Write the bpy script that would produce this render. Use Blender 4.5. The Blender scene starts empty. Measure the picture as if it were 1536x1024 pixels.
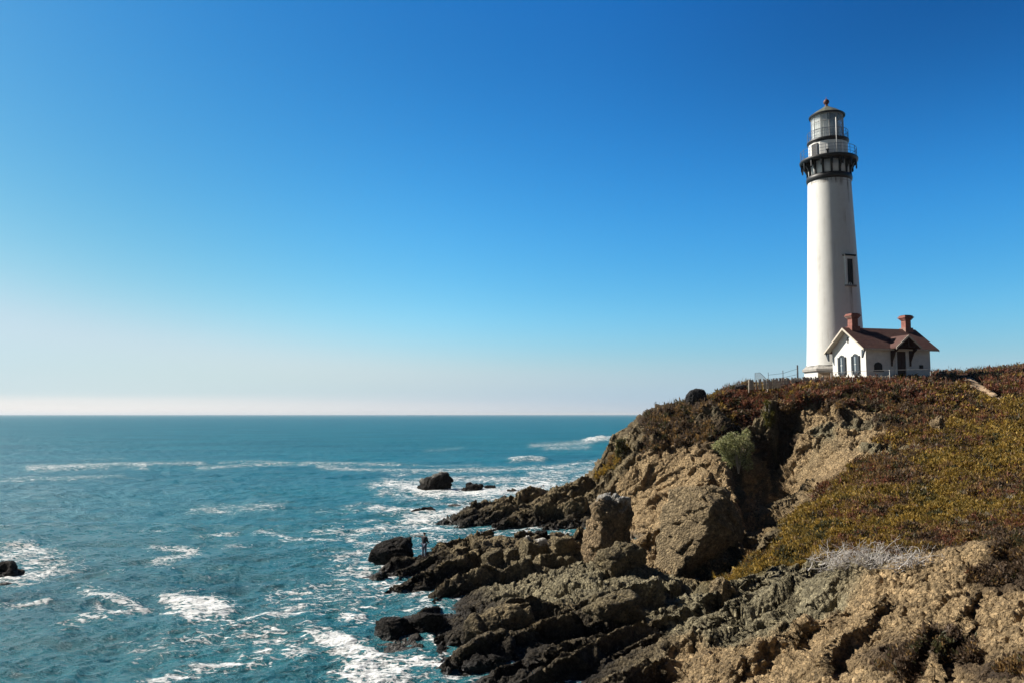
import bpy, bmesh, math, random
import numpy as np
from mathutils import Vector, Matrix

random.seed(7)
RNG = np.random.default_rng(11)
PI = math.pi
scene = bpy.context.scene
COL = scene.collection

# ------------------------------------------------------------------ camera
F = 1195.0                       # focal length in photo pixels (28 mm on a 36 mm frame)
CAM_Z = 11.0
PITCH = math.atan(109.0 / F)     # horizon lies below the middle of the frame
CP, SP = math.cos(PITCH), math.sin(PITCH)

def at(px, py, Y):
    """world point at distance Y (along +Y) seen at photo pixel (px, py)"""
    u = (px - 768.0) / F
    v = -(py - 512.0) / F
    dy = CP - v * SP
    dz = SP + v * CP
    return (u / dy * Y, Y, CAM_Z + dz / dy * Y)

def sea_at(px, py, z=0.0):
    u = (px - 768.0) / F
    v = -(py - 512.0) / F
    dy = CP - v * SP
    dz = SP + v * CP
    t = (z - CAM_Z) / dz
    return (u * t, dy * t, z)

def proj(x, y, z):
    zc = y * CP + (z - CAM_Z) * SP
    uc = -y * SP + (z - CAM_Z) * CP
    return 768 + F * x / zc, 512 - F * uc / zc

cam_data = bpy.data.cameras.new("camera")
cam = bpy.data.objects.new("camera", cam_data)
COL.objects.link(cam)
cam.location = (0, 0, CAM_Z)
cam.rotation_euler = (PI / 2 + PITCH, 0, 0)
cam_data.sensor_width = 36.0
cam_data.lens = F / 1536.0 * 36.0
cam_data.clip_start = 0.1
cam_data.clip_end = 200000.0
scene.camera = cam

# ------------------------------------------------------------------ noise
def _hash(ix, iy, iz, seed):
    h = (ix.astype(np.uint32) * np.uint32(374761393)
         + iy.astype(np.uint32) * np.uint32(668265263)
         + iz.astype(np.uint32) * np.uint32(2246822519)
         + np.uint32((seed * 3266489917) & 0xFFFFFFFF))
    h ^= h >> np.uint32(15)
    h *= np.uint32(2246822519)
    h ^= h >> np.uint32(13)
    h *= np.uint32(3266489917)
    h ^= h >> np.uint32(16)
    return h

def perlin(x, y, z, seed=0):
    """value in about -1..1"""
    x = np.asarray(x, np.float32); y = np.asarray(y, np.float32); z = np.asarray(z, np.float32)
    xi = np.floor(x); yi = np.floor(y); zi = np.floor(z)
    xf = x - xi; yf = y - yi; zf = z - zi
    xi = xi.astype(np.int32); yi = yi.astype(np.int32); zi = zi.astype(np.int32)
    u = xf * xf * xf * (xf * (xf * 6 - 15) + 10)
    v = yf * yf * yf * (yf * (yf * 6 - 15) + 10)
    w = zf * zf * zf * (zf * (zf * 6 - 15) + 10)
    def g(dx, dy, dz):
        h = _hash(xi + dx, yi + dy, zi + dz, seed)
        a = (h & np.uint32(1023)).astype(np.float32) / 511.5 - 1
        b = ((h >> np.uint32(10)) & np.uint32(1023)).astype(np.float32) / 511.5 - 1
        c = ((h >> np.uint32(20)) & np.uint32(1023)).astype(np.float32) / 511.5 - 1
        return a * (xf - dx) + b * (yf - dy) + c * (zf - dz)
    def mix(a, b, t): return a + (b - a) * t
    r0 = mix(mix(g(0, 0, 0), g(1, 0, 0), u), mix(g(0, 1, 0), g(1, 1, 0), u), v)
    r1 = mix(mix(g(0, 0, 1), g(1, 0, 1), u), mix(g(0, 1, 1), g(1, 1, 1), u), v)
    return mix(r0, r1, w) * 1.3

def fbm(x, y, z, octaves=4, seed=0, gain=0.5, lac=2.03):
    s = 0; a = 1.0; f = 1.0; t = 0
    for i in range(octaves):
        s = s + a * perlin(x * f + 17.3 * i, y * f - 9.1 * i, z * f + 5.7 * i, seed + i)
        t += a; a *= gain; f *= lac
    return s / t

def ridged(x, y, z, octaves=4, seed=0, gain=0.5, lac=2.1):
    s = 0; a = 1.0; f = 1.0; t = 0
    for i in range(octaves):
        n = 1 - np.abs(perlin(x * f + 13.1 * i, y * f + 3.3 * i, z * f, seed + i)) * 1.6
        s = s + a * n; t += a; a *= gain; f *= lac
    return s / t

def worley(x, y, z, seed=0):
    """F1, F2 and the random id of the nearest cell"""
    x = np.asarray(x, np.float32); y = np.asarray(y, np.float32); z = np.asarray(z, np.float32)
    xi = np.floor(x).astype(np.int32); yi = np.floor(y).astype(np.int32); zi = np.floor(z).astype(np.int32)
    f1 = np.full(x.shape, 9.0, np.float32); f2 = f1.copy(); cid = np.zeros(x.shape, np.float32)
    for dx in (-1, 0, 1):
        for dy in (-1, 0, 1):
            for dz in (-1, 0, 1):
                cx, cy, cz = xi + dx, yi + dy, zi + dz
                h = _hash(cx, cy, cz, seed)
                px = cx + (h & np.uint32(1023)).astype(np.float32) / 1023
                py = cy + ((h >> np.uint32(10)) & np.uint32(1023)).astype(np.float32) / 1023
                pz = cz + ((h >> np.uint32(20)) & np.uint32(1023)).astype(np.float32) / 1023
                d = (px - x) ** 2 + (py - y) ** 2 + (pz - z) ** 2
                near = d < f1
                f2 = np.where(near, f1, np.minimum(f2, d))
                cid = np.where(near, (h % np.uint32(997)).astype(np.float32) / 997, cid)
                f1 = np.where(near, d, f1)
    return np.sqrt(f1), np.sqrt(f2), cid

def facets(x, y, z, seed=0):
    """broken-rock relief: every cell is a tilted plane; returns offset (cell units), edge distance, id"""
    x = np.asarray(x, np.float32); y = np.asarray(y, np.float32); z = np.asarray(z, np.float32)
    xi = np.floor(x).astype(np.int32); yi = np.floor(y).astype(np.int32); zi = np.floor(z).astype(np.int32)
    f1 = np.full(x.shape, 9.0, np.float32); f2 = f1.copy(); off = np.zeros(x.shape, np.float32); cid = off.copy()
    for dx in (-1, 0, 1):
        for dy in (-1, 0, 1):
            for dz in (-1, 0, 1):
                cx, cy, cz = xi + dx, yi + dy, zi + dz
                h = _hash(cx, cy, cz, seed); h2 = _hash(cx, cy, cz, seed + 77)
                vx = x - (cx + (h & np.uint32(1023)).astype(np.float32) / 1023)
                vy = y - (cy + ((h >> np.uint32(10)) & np.uint32(1023)).astype(np.float32) / 1023)
                vz = z - (cz + ((h >> np.uint32(20)) & np.uint32(1023)).astype(np.float32) / 1023)
                d = vx * vx + vy * vy + vz * vz
                near = d < f1
                f2 = np.where(near, f1, np.minimum(f2, d))
                rx = (h2 & np.uint32(1023)).astype(np.float32) / 511.5 - 1
                ry = ((h2 >> np.uint32(10)) & np.uint32(1023)).astype(np.float32) / 511.5 - 1
                rz = ((h2 >> np.uint32(20)) & np.uint32(1023)).astype(np.float32) / 511.5 - 1
                off = np.where(near, rx * vx + ry * vy + rz * vz, off)
                cid = np.where(near, (h2 % np.uint32(997)).astype(np.float32) / 997, cid)
                f1 = np.where(near, d, f1)
    return off, np.sqrt(f2) - np.sqrt(f1), cid

def sstep(a, b, x):
    t = np.clip((x - a) / (b - a), 0, 1)
    return t * t * (3 - 2 * t)

# ------------------------------------------------------------------ object helpers
def link(o, parent=None):
    COL.objects.link(o)
    if parent is not None:
        o.parent = parent
    return o

def tag(o, label=None, cat=None, group=None, kind=None):
    if label: o["label"] = label
    if cat: o["category"] = cat
    if group: o["group"] = group
    if kind: o["kind"] = kind
    return o

def thing(name, label, cat, loc=(0, 0, 0), rz=0.0, group=None):
    o = bpy.data.objects.new(name, None)
    o.empty_display_size = 0.5
    o.location = loc
    o.rotation_euler = (0, 0, rz)
    COL.objects.link(o)
    return tag(o, label, cat, group)

def mesh_np(name, verts, faces, mat, parent=None, smooth=True, attrs=None, loc=None):
    """verts (n,3), faces (m,k) arrays -> one mesh object"""
    verts = np.asarray(verts, np.float32); faces = np.asarray(faces, np.int32)
    me = bpy.data.meshes.new(name)
    n, m, k = len(verts), len(faces), faces.shape[1]
    me.vertices.add(n); me.vertices.foreach_set("co", verts.ravel())
    me.loops.add(m * k); me.loops.foreach_set("vertex_index", faces.ravel())
    me.polygons.add(m)
    me.polygons.foreach_set("loop_start", np.arange(0, m * k, k, dtype=np.int32))
    me.polygons.foreach_set("loop_total", np.full(m, k, np.int32))
    me.polygons.foreach_set("use_smooth", np.full(m, smooth, bool))
    me.update(calc_edges=True)
    for an, av in (attrs or {}).items():
        av = np.asarray(av, np.float32)
        if av.ndim == 2:
            a = me.attributes.new(an, 'FLOAT_COLOR', 'POINT')
            rgba = np.ones((n, 4), np.float32); rgba[:, :3] = av
            a.data.foreach_set("color", rgba.ravel())
        else:
            a = me.attributes.new(an, 'FLOAT', 'POINT')
            a.data.foreach_set("value", av)
    me.materials.append(mat)
    o = bpy.data.objects.new(name, me)
    if loc is not None: o.location = loc
    return link(o, parent)

def obj(name, bm, mat, parent=None, smooth=False, bevel=0.0):
    if bevel > 0:
        bmesh.ops.bevel(bm, geom=[e for e in bm.edges], offset=bevel, segments=1, affect='EDGES', profile=0.5)
    bmesh.ops.recalc_face_normals(bm, faces=bm.faces)
    me = bpy.data.meshes.new(name)
    bm.to_mesh(me); bm.free()
    me.materials.append(mat)
    if smooth:
        for p in me.polygons: p.use_smooth = True
    return link(bpy.data.objects.new(name, me), parent)

def NB(): return bmesh.new()

def add_box(bm, x0, x1, y0, y1, z0, z1, M=None):
    vs = [bm.verts.new(c) for c in ((x0, y0, z0), (x1, y0, z0), (x1, y1, z0), (x0, y1, z0),
                                    (x0, y0, z1), (x1, y0, z1), (x1, y1, z1), (x0, y1, z1))]
    for f in ((3, 2, 1, 0), (4, 5, 6, 7), (0, 1, 5, 4), (1, 2, 6, 5), (2, 3, 7, 6), (3, 0, 4, 7)):
        bm.faces.new([vs[i] for i in f])
    if M is not None:
        for v in vs: v.co = M @ v.co
    return vs

def add_prism(bm, poly, d, M=None):
    """closed polygon in the local XZ plane, extruded by d along +Y"""
    a = [bm.verts.new((p[0], 0, p[1])) for p in poly]
    b = [bm.verts.new((p[0], d, p[1])) for p in poly]
    n = len(poly)
    bm.faces.new(a); bm.faces.new(list(reversed(b)))
    for i in range(n):
        bm.faces.new((a[i], b[i], b[(i + 1) % n], a[(i + 1) % n]))
    if M is not None:
        for v in a + b: v.co = M @ v.co

def add_lathe(bm, prof, seg=64, cap=True, cx=0, cy=0):
    rings = []
    for r, z in prof:
        rings.append([bm.verts.new((cx + r * math.cos(2 * PI * i / seg), cy + r * math.sin(2 * PI * i / seg), z)) for i in range(seg)])
    for a, b in zip(rings[:-1], rings[1:]):
        for i in range(seg):
            bm.faces.new((a[i], a[(i + 1) % seg], b[(i + 1) % seg], b[i]))
    if cap:
        bm.faces.new(list(reversed(rings[0]))); bm.faces.new(rings[-1])

def add_tube(bm, pts, r, seg=6, r1=None, cap=True):
    pts = [Vector(p) for p in pts]
    rings = []
    n = len(pts)
    up0 = Vector((0, 0, 1))
    for i, p in enumerate(pts):
        t = (pts[min(i + 1, n - 1)] - pts[max(i - 1, 0)]).normalized()
        up = up0 if abs(t.z) < 0.95 else Vector((1, 0, 0))
        a = t.cross(up).normalized(); b = a.cross(t).normalized()
        rr = r if r1 is None else r + (r1 - r) * i / max(1, n - 1)
        rings.append([bm.verts.new(p + (a * math.cos(2 * PI * k / seg) + b * math.sin(2 * PI * k / seg)) * rr) for k in range(seg)])
    for A, B in zip(rings[:-1], rings[1:]):
        for k in range(seg):
            bm.faces.new((A[k], A[(k + 1) % seg], B[(k + 1) % seg], B[k]))
    if cap:
        bm.faces.new(list(reversed(rings[0]))); bm.faces.new(rings[-1])

# ------------------------------------------------------------------ materials
class NT:
    def __init__(self, name):
        self.m = bpy.data.materials.new(name); self.m.use_nodes = True
        self.t = self.m.node_tree; self.t.nodes.clear()
        self.out = self.n('ShaderNodeOutputMaterial')
        self.bsdf = self.n('ShaderNodeBsdfPrincipled')
        self.l(self.bsdf.outputs[0], self.out.inputs[0])
    def n(self, typ, **kw):
        nd = self.t.nodes.new(typ)
        for k, v in kw.items():
            if k in nd.bl_rna.properties: setattr(nd, k, v)
            else: nd.inputs[k.replace('_', ' ')].default_value = v
        return nd
    def l(self, a, b): self.t.links.new(a, b)
    def coord(self):
        if not hasattr(self, '_c'): self._c = self.n('ShaderNodeNewGeometry').outputs['Position']
        return self._c
    def noise(self, scale, detail=4, rough=0.55, vec=None, dist=0.0):
        nd = self.n('ShaderNodeTexNoise'); nd.inputs['Scale'].default_value = scale
        nd.inputs['Detail'].default_value = detail; nd.inputs['Roughness'].default_value = rough
        nd.inputs['Distortion'].default_value = dist
        self.l(vec or self.coord(), nd.inputs['Vector']); return nd.outputs['Fac']
    def voro(self, scale, feature='F1', out='Distance', vec=None):
        nd = self.n('ShaderNodeTexVoronoi'); nd.feature = feature; nd.inputs['Scale'].default_value = scale
        self.l(vec or self.coord(), nd.inputs['Vector']); return nd.outputs[out]
    def ramp(self, fac, stops):
        nd = self.n('ShaderNodeValToRGB'); cr = nd.color_ramp
        while len(cr.elements) < len(stops): cr.elements.new(0.5)
        for e, (p, c) in zip(cr.elements, stops):
            e.position = p; e.color = (c, c, c, 1) if not hasattr(c, '__len__') else (*c, 1)
        self.l(fac, nd.inputs[0]); return nd.outputs[0]
    def mix(self, fac, a, b, mode='MIX'):
        nd = self.n('ShaderNodeMix'); nd.data_type = 'RGBA'; nd.blend_type = mode
        for s, v in ((nd.inputs[0], fac), (nd.inputs[6], a), (nd.inputs[7], b)):
            if hasattr(v, 'default_value') or hasattr(v, 'is_linked'): self.l(v, s)
            elif hasattr(v, '__len__'): s.default_value = (*v, 1)
            else: s.default_value = v
        return nd.outputs[2]
    def math(self, op, a, b=0.0, clamp=False):
        nd = self.n('ShaderNodeMath'); nd.operation = op; nd.use_clamp = clamp
        for s, v in ((nd.inputs[0], a), (nd.inputs[1], b)):
            if isinstance(v, (int, float)): s.default_value = v
            else: self.l(v, s)
        return nd.outputs[0]
    def attr(self, name, out='Fac'):
        nd = self.n('ShaderNodeAttribute'); nd.attribute_name = name; return nd.outputs[out]
    def bump(self, h, strength=0.5, dist=0.05, normal=None):
        nd = self.n('ShaderNodeBump'); nd.inputs['Strength'].default_value = strength
        nd.inputs['Distance'].default_value = dist; self.l(h, nd.inputs['Height'])
        if normal is not None: self.l(normal, nd.inputs['Normal'])
        return nd.outputs[0]
    def set(self, **kw):
        for k, v in kw.items():
            s = self.bsdf.inputs[k.replace('_', ' ')]
            if isinstance(v, (int, float)): s.default_value = v
            elif hasattr(v, '__len__'): s.default_value = (*v, 1)
            else: self.l(v, s)
        return self.m

def simple_mat(name, col, rough=0.7, var=0.15, scale=3.0, bump=0.0, bscale=30.0, metallic=0.0):
    t = NT(name)
    f = t.ramp(t.noise(scale, 5, 0.6), [(0.3, 1 - var), (0.7, 1 + var)])
    c = t.mix(1.0, col, f, 'MULTIPLY')
    kw = dict(Base_Color=c, Roughness=rough, Metallic=metallic)
    if bump: kw['Normal'] = t.bump(t.noise(bscale, 4), bump, 0.02)
    return t.set(**kw)
# ------------------------------------------------------------------ light
SUN_EL = math.radians(38.5)
SUN_H = Vector((-0.927, 0.375, 0)).normalized()
TO_SUN = Vector((SUN_H.x * math.cos(SUN_EL), SUN_H.y * math.cos(SUN_EL), math.sin(SUN_EL)))
sd = bpy.data.lights.new("sun", 'SUN'); sd.energy = 4.9; sd.angle = math.radians(0.53); sd.color = (1.0, 0.94, 0.84)
so = bpy.data.objects.new("sun", sd); COL.objects.link(so)
so.location = TO_SUN * 300
so.rotation_euler = TO_SUN.to_track_quat('Z', 'Y').to_euler()

world = bpy.data.worlds.new("World"); scene.world = world; world.use_nodes = True
wt = world.node_tree; wt.nodes.clear()
def wn(t): return wt.nodes.new(t)
def wmath(op, a, b=0.0, clamp=False):
    nd = wn('ShaderNodeMath'); nd.operation = op; nd.use_clamp = clamp
    for s, v in ((nd.inputs[0], a), (nd.inputs[1], b)):
        if isinstance(v, (int, float)): s.default_value = v
        else: wt.links.new(v, s)
    return nd.outputs[0]
def wrange(v, a, b, c, d):
    nd = wn('ShaderNodeMapRange'); nd.interpolation_type = 'SMOOTHSTEP'
    for s, x in zip(nd.inputs[1:5], (a, b, c, d)): s.default_value = x
    wt.links.new(v, nd.inputs[0]); return nd.outputs[0]
def wmix(f, a, b):
    nd = wn('ShaderNodeMix'); nd.data_type = 'RGBA'
    for s, v in ((nd.inputs[0], f), (nd.inputs[6], a), (nd.inputs[7], b)):
        if hasattr(v, 'is_linked'): wt.links.new(v, s)
        elif hasattr(v, '__len__'): s.default_value = (*v, 1)
        else: s.default_value = v
    return nd.outputs[2]
sky = wn('ShaderNodeTexSky'); sky.sky_type = 'NISHITA'; sky.sun_disc = False
sky.sun_elevation = SUN_EL; sky.sun_rotation = math.atan2(SUN_H.x, SUN_H.y)
sky.air_density = 1.0; sky.dust_density = 0.4; sky.ozone_density = 3.0; sky.altitude = 0
sep = wn('ShaderNodeSeparateColor'); wt.links.new(sky.outputs[0], sep.inputs[0])
# deep, polarised late-year blue: a contrast curve for each channel of the sky
EXPO = 0.60
WS = 0.1 * 2 ** EXPO
ch = []
for i, (g, m, mx) in enumerate(((2.60, 0.0075, 0.58), (1.32, 0.0600, 0.755), (0.66, 0.215, 0.90))):
    sm = wn('ShaderNodeMath'); sm.operation = 'SMOOTH_MIN'; sm.inputs[1].default_value = mx; sm.inputs[2].default_value = 0.35
    wt.links.new(wmath('MULTIPLY', wmath('POWER', sep.outputs[i], g), m), sm.inputs[0])
    ch.append(wmath('MULTIPLY', sm.outputs[0], 1 / WS))
comb = wn('ShaderNodeCombineColor')
for i in range(3): wt.links.new(ch[i], comb.inputs[i])
# thin marine layer lying on the horizon, creamier towards the sun
tc = wn('ShaderNodeTexCoord'); dv = wn('ShaderNodeSeparateXYZ'); wt.links.new(tc.outputs['Generated'], dv.inputs[0])
mp = wn('ShaderNodeMapping'); mp.inputs['Scale'].default_value = (1.5, 1.5, 60); wt.links.new(tc.outputs['Generated'], mp.inputs[0])
nz = wn('ShaderNodeTexNoise'); nz.inputs['Scale'].default_value = 1.6; nz.inputs['Detail'].default_value = 3; wt.links.new(mp.outputs[0], nz.inputs[0])
el = wmath('ADD', dv.outputs[2], wmath('MULTIPLY', wmath('SUBTRACT', nz.outputs[0], 0.5), 0.012))
side = wrange(dv.outputs[0], -0.55, 0.35, 0.0, 1.0)
low = wmix(side, (0.93 / WS, 0.885 / WS, 0.85 / WS), (0.43 / WS, 0.55 / WS, 0.66 / WS))
mid_ = wmix(side, (0.64 / WS, 0.75 / WS, 0.82 / WS), (0.36 / WS, 0.58 / WS, 0.76 / WS))
f_mid = wrange(el, 0.008, 0.075, 0.75, 0.0)
f_low = wrange(el, 0.004, 0.029, 0.92, 0.0)
skyc0 = wmix(f_low, wmix(f_mid, comb.outputs[0], mid_), low)
# sky dimmed overhead and behind the camera, out of view, to cut fill light
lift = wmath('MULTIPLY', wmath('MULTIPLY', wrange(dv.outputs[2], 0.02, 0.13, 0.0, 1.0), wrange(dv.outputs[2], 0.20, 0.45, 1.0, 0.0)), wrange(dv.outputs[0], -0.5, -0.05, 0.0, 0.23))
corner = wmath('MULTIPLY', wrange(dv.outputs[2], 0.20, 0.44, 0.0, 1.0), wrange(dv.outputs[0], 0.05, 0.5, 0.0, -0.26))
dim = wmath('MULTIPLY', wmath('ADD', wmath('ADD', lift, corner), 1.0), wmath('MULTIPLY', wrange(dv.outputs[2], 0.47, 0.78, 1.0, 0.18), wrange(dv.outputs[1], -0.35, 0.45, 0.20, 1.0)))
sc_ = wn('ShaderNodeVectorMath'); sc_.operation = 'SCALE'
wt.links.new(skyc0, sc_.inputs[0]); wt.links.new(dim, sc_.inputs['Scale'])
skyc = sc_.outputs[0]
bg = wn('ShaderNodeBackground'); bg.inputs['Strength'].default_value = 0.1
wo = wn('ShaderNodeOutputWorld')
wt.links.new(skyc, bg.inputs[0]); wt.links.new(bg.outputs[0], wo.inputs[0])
scene.view_settings.view_transform = 'Standard'
scene.view_settings.look = 'None'
scene.view_settings.exposure = EXPO
scene.view_settings.gamma = 1.0
# ------------------------------------------------------------------ headland: control points
# (photo px, photo py, distance Y) for points that lie on the ground
CTL = [
 # plateau and its rim
 (1700,535,100),(1536,551,104),(1536,562,92),(1470,580,86),(1450,560,104),(1400,560,104),(1400,570,88),
 (1340,566,100),(1340,573,87),(1290,575,86),(1240,577,88),(1200,580,88),(1200,588,82),(1160,580,92),(1125,583,92),
 (1150,592,82),(1110,583,98),(1085,588,98),(1075,592,92),(1070,602,84),(1045,600,88),(1020,606,88),(1000,610,88),(975,617,89),(955,627,90),
 (935,643,91),(915,662,91),(903,682,91),(893,700,91),(880,716,91),(872,726,92),
 # vegetated steep upper slope left of the cave
 (985,640,84),(1010,640,83),(1045,635,82),(1085,630,81),(960,655,84),(930,680,86),(915,705,86),
 (1000,672,79.5),(1040,680,77.5),(1075,660,77),(950,690,80),
 # tan cliff face
 (945,720,80),(985,720,77.5),(1030,725,75),(1055,715,73.5),(930,750,78.5),(985,760,75),(1020,765,72),(960,797,73),(1000,795,70),(925,775,77.5),
 # buttress ridge coming towards the camera
 (1080,690,70),(1050,745,68),(1020,800,66),(1045,800,64),(1075,800,62),(1085,760,66),(1000,830,58),(1040,850,55),
 (1060,868,51),(1095,862,50),(1020,872,51),
 # cave / cleft to the right of the buttress
 (1125,655,83),(1140,640,83.5),(1130,698,84),(1150,702,83),(1172,722,80),(1150,720,82),(1140,770,73),(1135,805,64),(1128,845,54),(1172,762,74),(1120,770,71),(1138,680,84),
 # rocky wall right of the cleft
 (1165,600,82),(1172,640,80),(1150,648,83),(1200,650,77.5),(1205,690,76),(1225,705,71),(1250,700,68),(1230,650,76),(1290,640,76),(1280,600,83),(1330,620,79),(1320,680,68),(1210,615,81),
 # ice-plant slope
 (1380,640,73),(1390,600,81),(1450,620,78),(1536,600,82),(1600,600,80),(1536,650,70),(1450,680,64),(1380,700,61),(1300,740,57),(1220,755,58),(1190,800,52),
 (1150,830,48),(1225,800,50),(1300,800,48),(1380,770,50),(1380,810,44),(1460,760,50),(1536,710,56),(1536,760,45),(1460,800,42),(1640,700,54),(1640,780,40),
 (1200,830,46),(1130,858,45),(1300,835,42),
 # foreground bank
 (1180,856,40),(1235,850,36),(1290,858,33),(1340,860,31.5),(1400,850,30.5),(1465,826,30.5),(1500,812,30.5),(1536,795,31),(1620,780,31),(1720,760,31),
 (1536,860,28),(1536,940,24.5),(1536,1024,21.5),(1660,900,25),(1700,1024,20),(1460,900,27.5),(1400,930,27),(1400,1024,23),(1320,920,29),(1300,1024,24),(1250,930,31),
 (1200,900,35),(1200,1024,26),(1150,890,38),(1120,920,36),(1110,1024,28),(1080,880,42),(1050,920,38),(985,948,38),(1000,1024,30.5),(1040,970,33.5),(950,1000,32.5),(920,1024,31.5),
 # main tilted slab and shelf
 (960,880,44),(900,875,46),(960,845,49),(900,850,49.5),(840,860,48.5),(790,862,49),(740,880,46.5),(700,905,43.5),(690,930,41.5),(840,900,44),(900,900,42.5),
 (740,950,39.2),(800,958,38.4),(880,958,38.1),(950,952,38.2),(720,975,36.5),(800,985,35),(870,985,34.5),(780,1005,33.8),(860,1008,33.3),
 (880,830,54),(830,830,55),(770,830,55),(720,845,53),(660,870,50.5),(620,872,51.5),(660,890,48),(650,850,53),(610,845,56),(640,834,56.5),(590,838,57),(680,820,57),(720,815,58),
 (760,800,61),(710,803,61),(810,815,59),(860,815,60),(890,800,63),(930,815,61),
 # far ridge
 (690,780,81),(740,762,83),(700,785,79.5),(760,785,78),(820,780,77.5),(870,775,78),(790,745,86),(830,742,86),(870,745,85),(900,740,83),(800,765,82),(850,762,81),(905,765,78),(740,790,77.3),
]
# points at the waterline (height zero), and just off it below the water
SHORE = [(860,1030),(800,1014),(740,998),(700,985),(672,968),(648,940),(640,905),(612,890),(580,884),(583,868),(566,856),(552,840),
         (562,826),(690,795),(728,788),(665,789),(700,795),(662,784),(690,770),(730,754),(770,738),(800,731),(840,731),
         (800,806),(850,806),(880,802)]
OFF = [(830,1050),(740,1024),(690,1005),(640,985),(600,955),(600,900),(560,900),(540,870),(520,845),(530,815),(600,800),(660,797),(640,785),(660,765),
       (720,740),(770,726),(820,720),(860,716),(500,960),(450,850),(560,780),(700,725),(810,700),(640,1040),(825,804),(500,1050),(890,690)]
# world points that the camera cannot see (x, y, z)
HID = [(-30,20,-2),(-8.2,61.5,-1.0),(-6.2,63.5,-1.0),(-4.6,66,-0.8),(-9.6,59.8,-1.0),(-30,60,-2),(-25,100,-2),(-10,135,-2),(0,115,-2),(15,140,-2),(12,112,-2),(16,104,1.0),(25,120,6),(25,140,0),(34,112,13.2),(45,112,15.4),(60,112,16.5),(90,112,17.5),
       (34,128,11),(45,132,14),(60,134,15.5),(95,134,16),(42,100,15),(50,104,15.1),(46,96,14.9),(54,95,15.1),(62,100,16),(36,100,14.3),(8.7,43,0.15),(10,45,0.3),(7.6,41,0.1),(9.4,41.5,0.2),(0,16,4),(-8,22,-1),(10,16,6),(18,17,5.5),(30,20,6.5),
       (30,12,7.6),(45,20,8.6),(60,35,10.2),(20,10,6.6),(90,60,13.5),(130,100,17),(150,135,17),(120,60,14),(38,34,7.5),(48,50,9),(60,70,12),(75,90,16),(0,27,0.2),(28,40,4.6),(22,38,3.9),(17,42,2.9)]

def control():
    P = [at(*c) for c in CTL]
    P += [sea_at(a, b, 0.0) for a, b in SHORE]
    P += [sea_at(a, b, -1.3) for a, b in OFF]
    P += HID
    return np.array(P, np.float64)

PC = control()
# thin out near-duplicates, then a linear-kernel RBF in plan
_keep = []
for i, p in enumerate(PC):
    if all((p[0] - PC[j][0]) ** 2 + (p[1] - PC[j][1]) ** 2 > 0.25 for j in _keep): _keep.append(i)
PC = PC[_keep]
_XY = PC[:, :2].copy()
def _kern(d): return np.sqrt(d * d + 0.2)
_D = np.sqrt(((_XY[:, None, :] - _XY[None]) ** 2).sum(-1))
_A = np.zeros((len(PC) + 3, len(PC) + 3))
_A[:len(PC), :len(PC)] = _kern(_D) - np.eye(len(PC)) * 0.05
_A[:len(PC), -3] = 1; _A[:len(PC), -2:] = _XY
_A[-3:, :len(PC)] = _A[:len(PC), -3:].T
_W = np.linalg.solve(_A, np.concatenate([PC[:, 2], np.zeros(3)]))

def base_height(x, y):
    shp = x.shape
    x = x.ravel().astype(np.float32); y = y.ravel().astype(np.float32)
    out = np.empty(len(x), np.float32)
    w = _W.astype(np.float32); c = _XY.astype(np.float32)
    for s in range(0, len(x), 60000):
        xs = x[s:s + 60000, None]; ys = y[s:s + 60000, None]
        d2 = (xs - c[None, :, 0]) ** 2 + (ys - c[None, :, 1]) ** 2
        out[s:s + 60000] = np.sqrt(d2 + 0.2) @ w[:-3] + w[-3] + w[-2] * xs[:, 0] + w[-1] * ys[:, 0]
    return out.reshape(shp)

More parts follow.
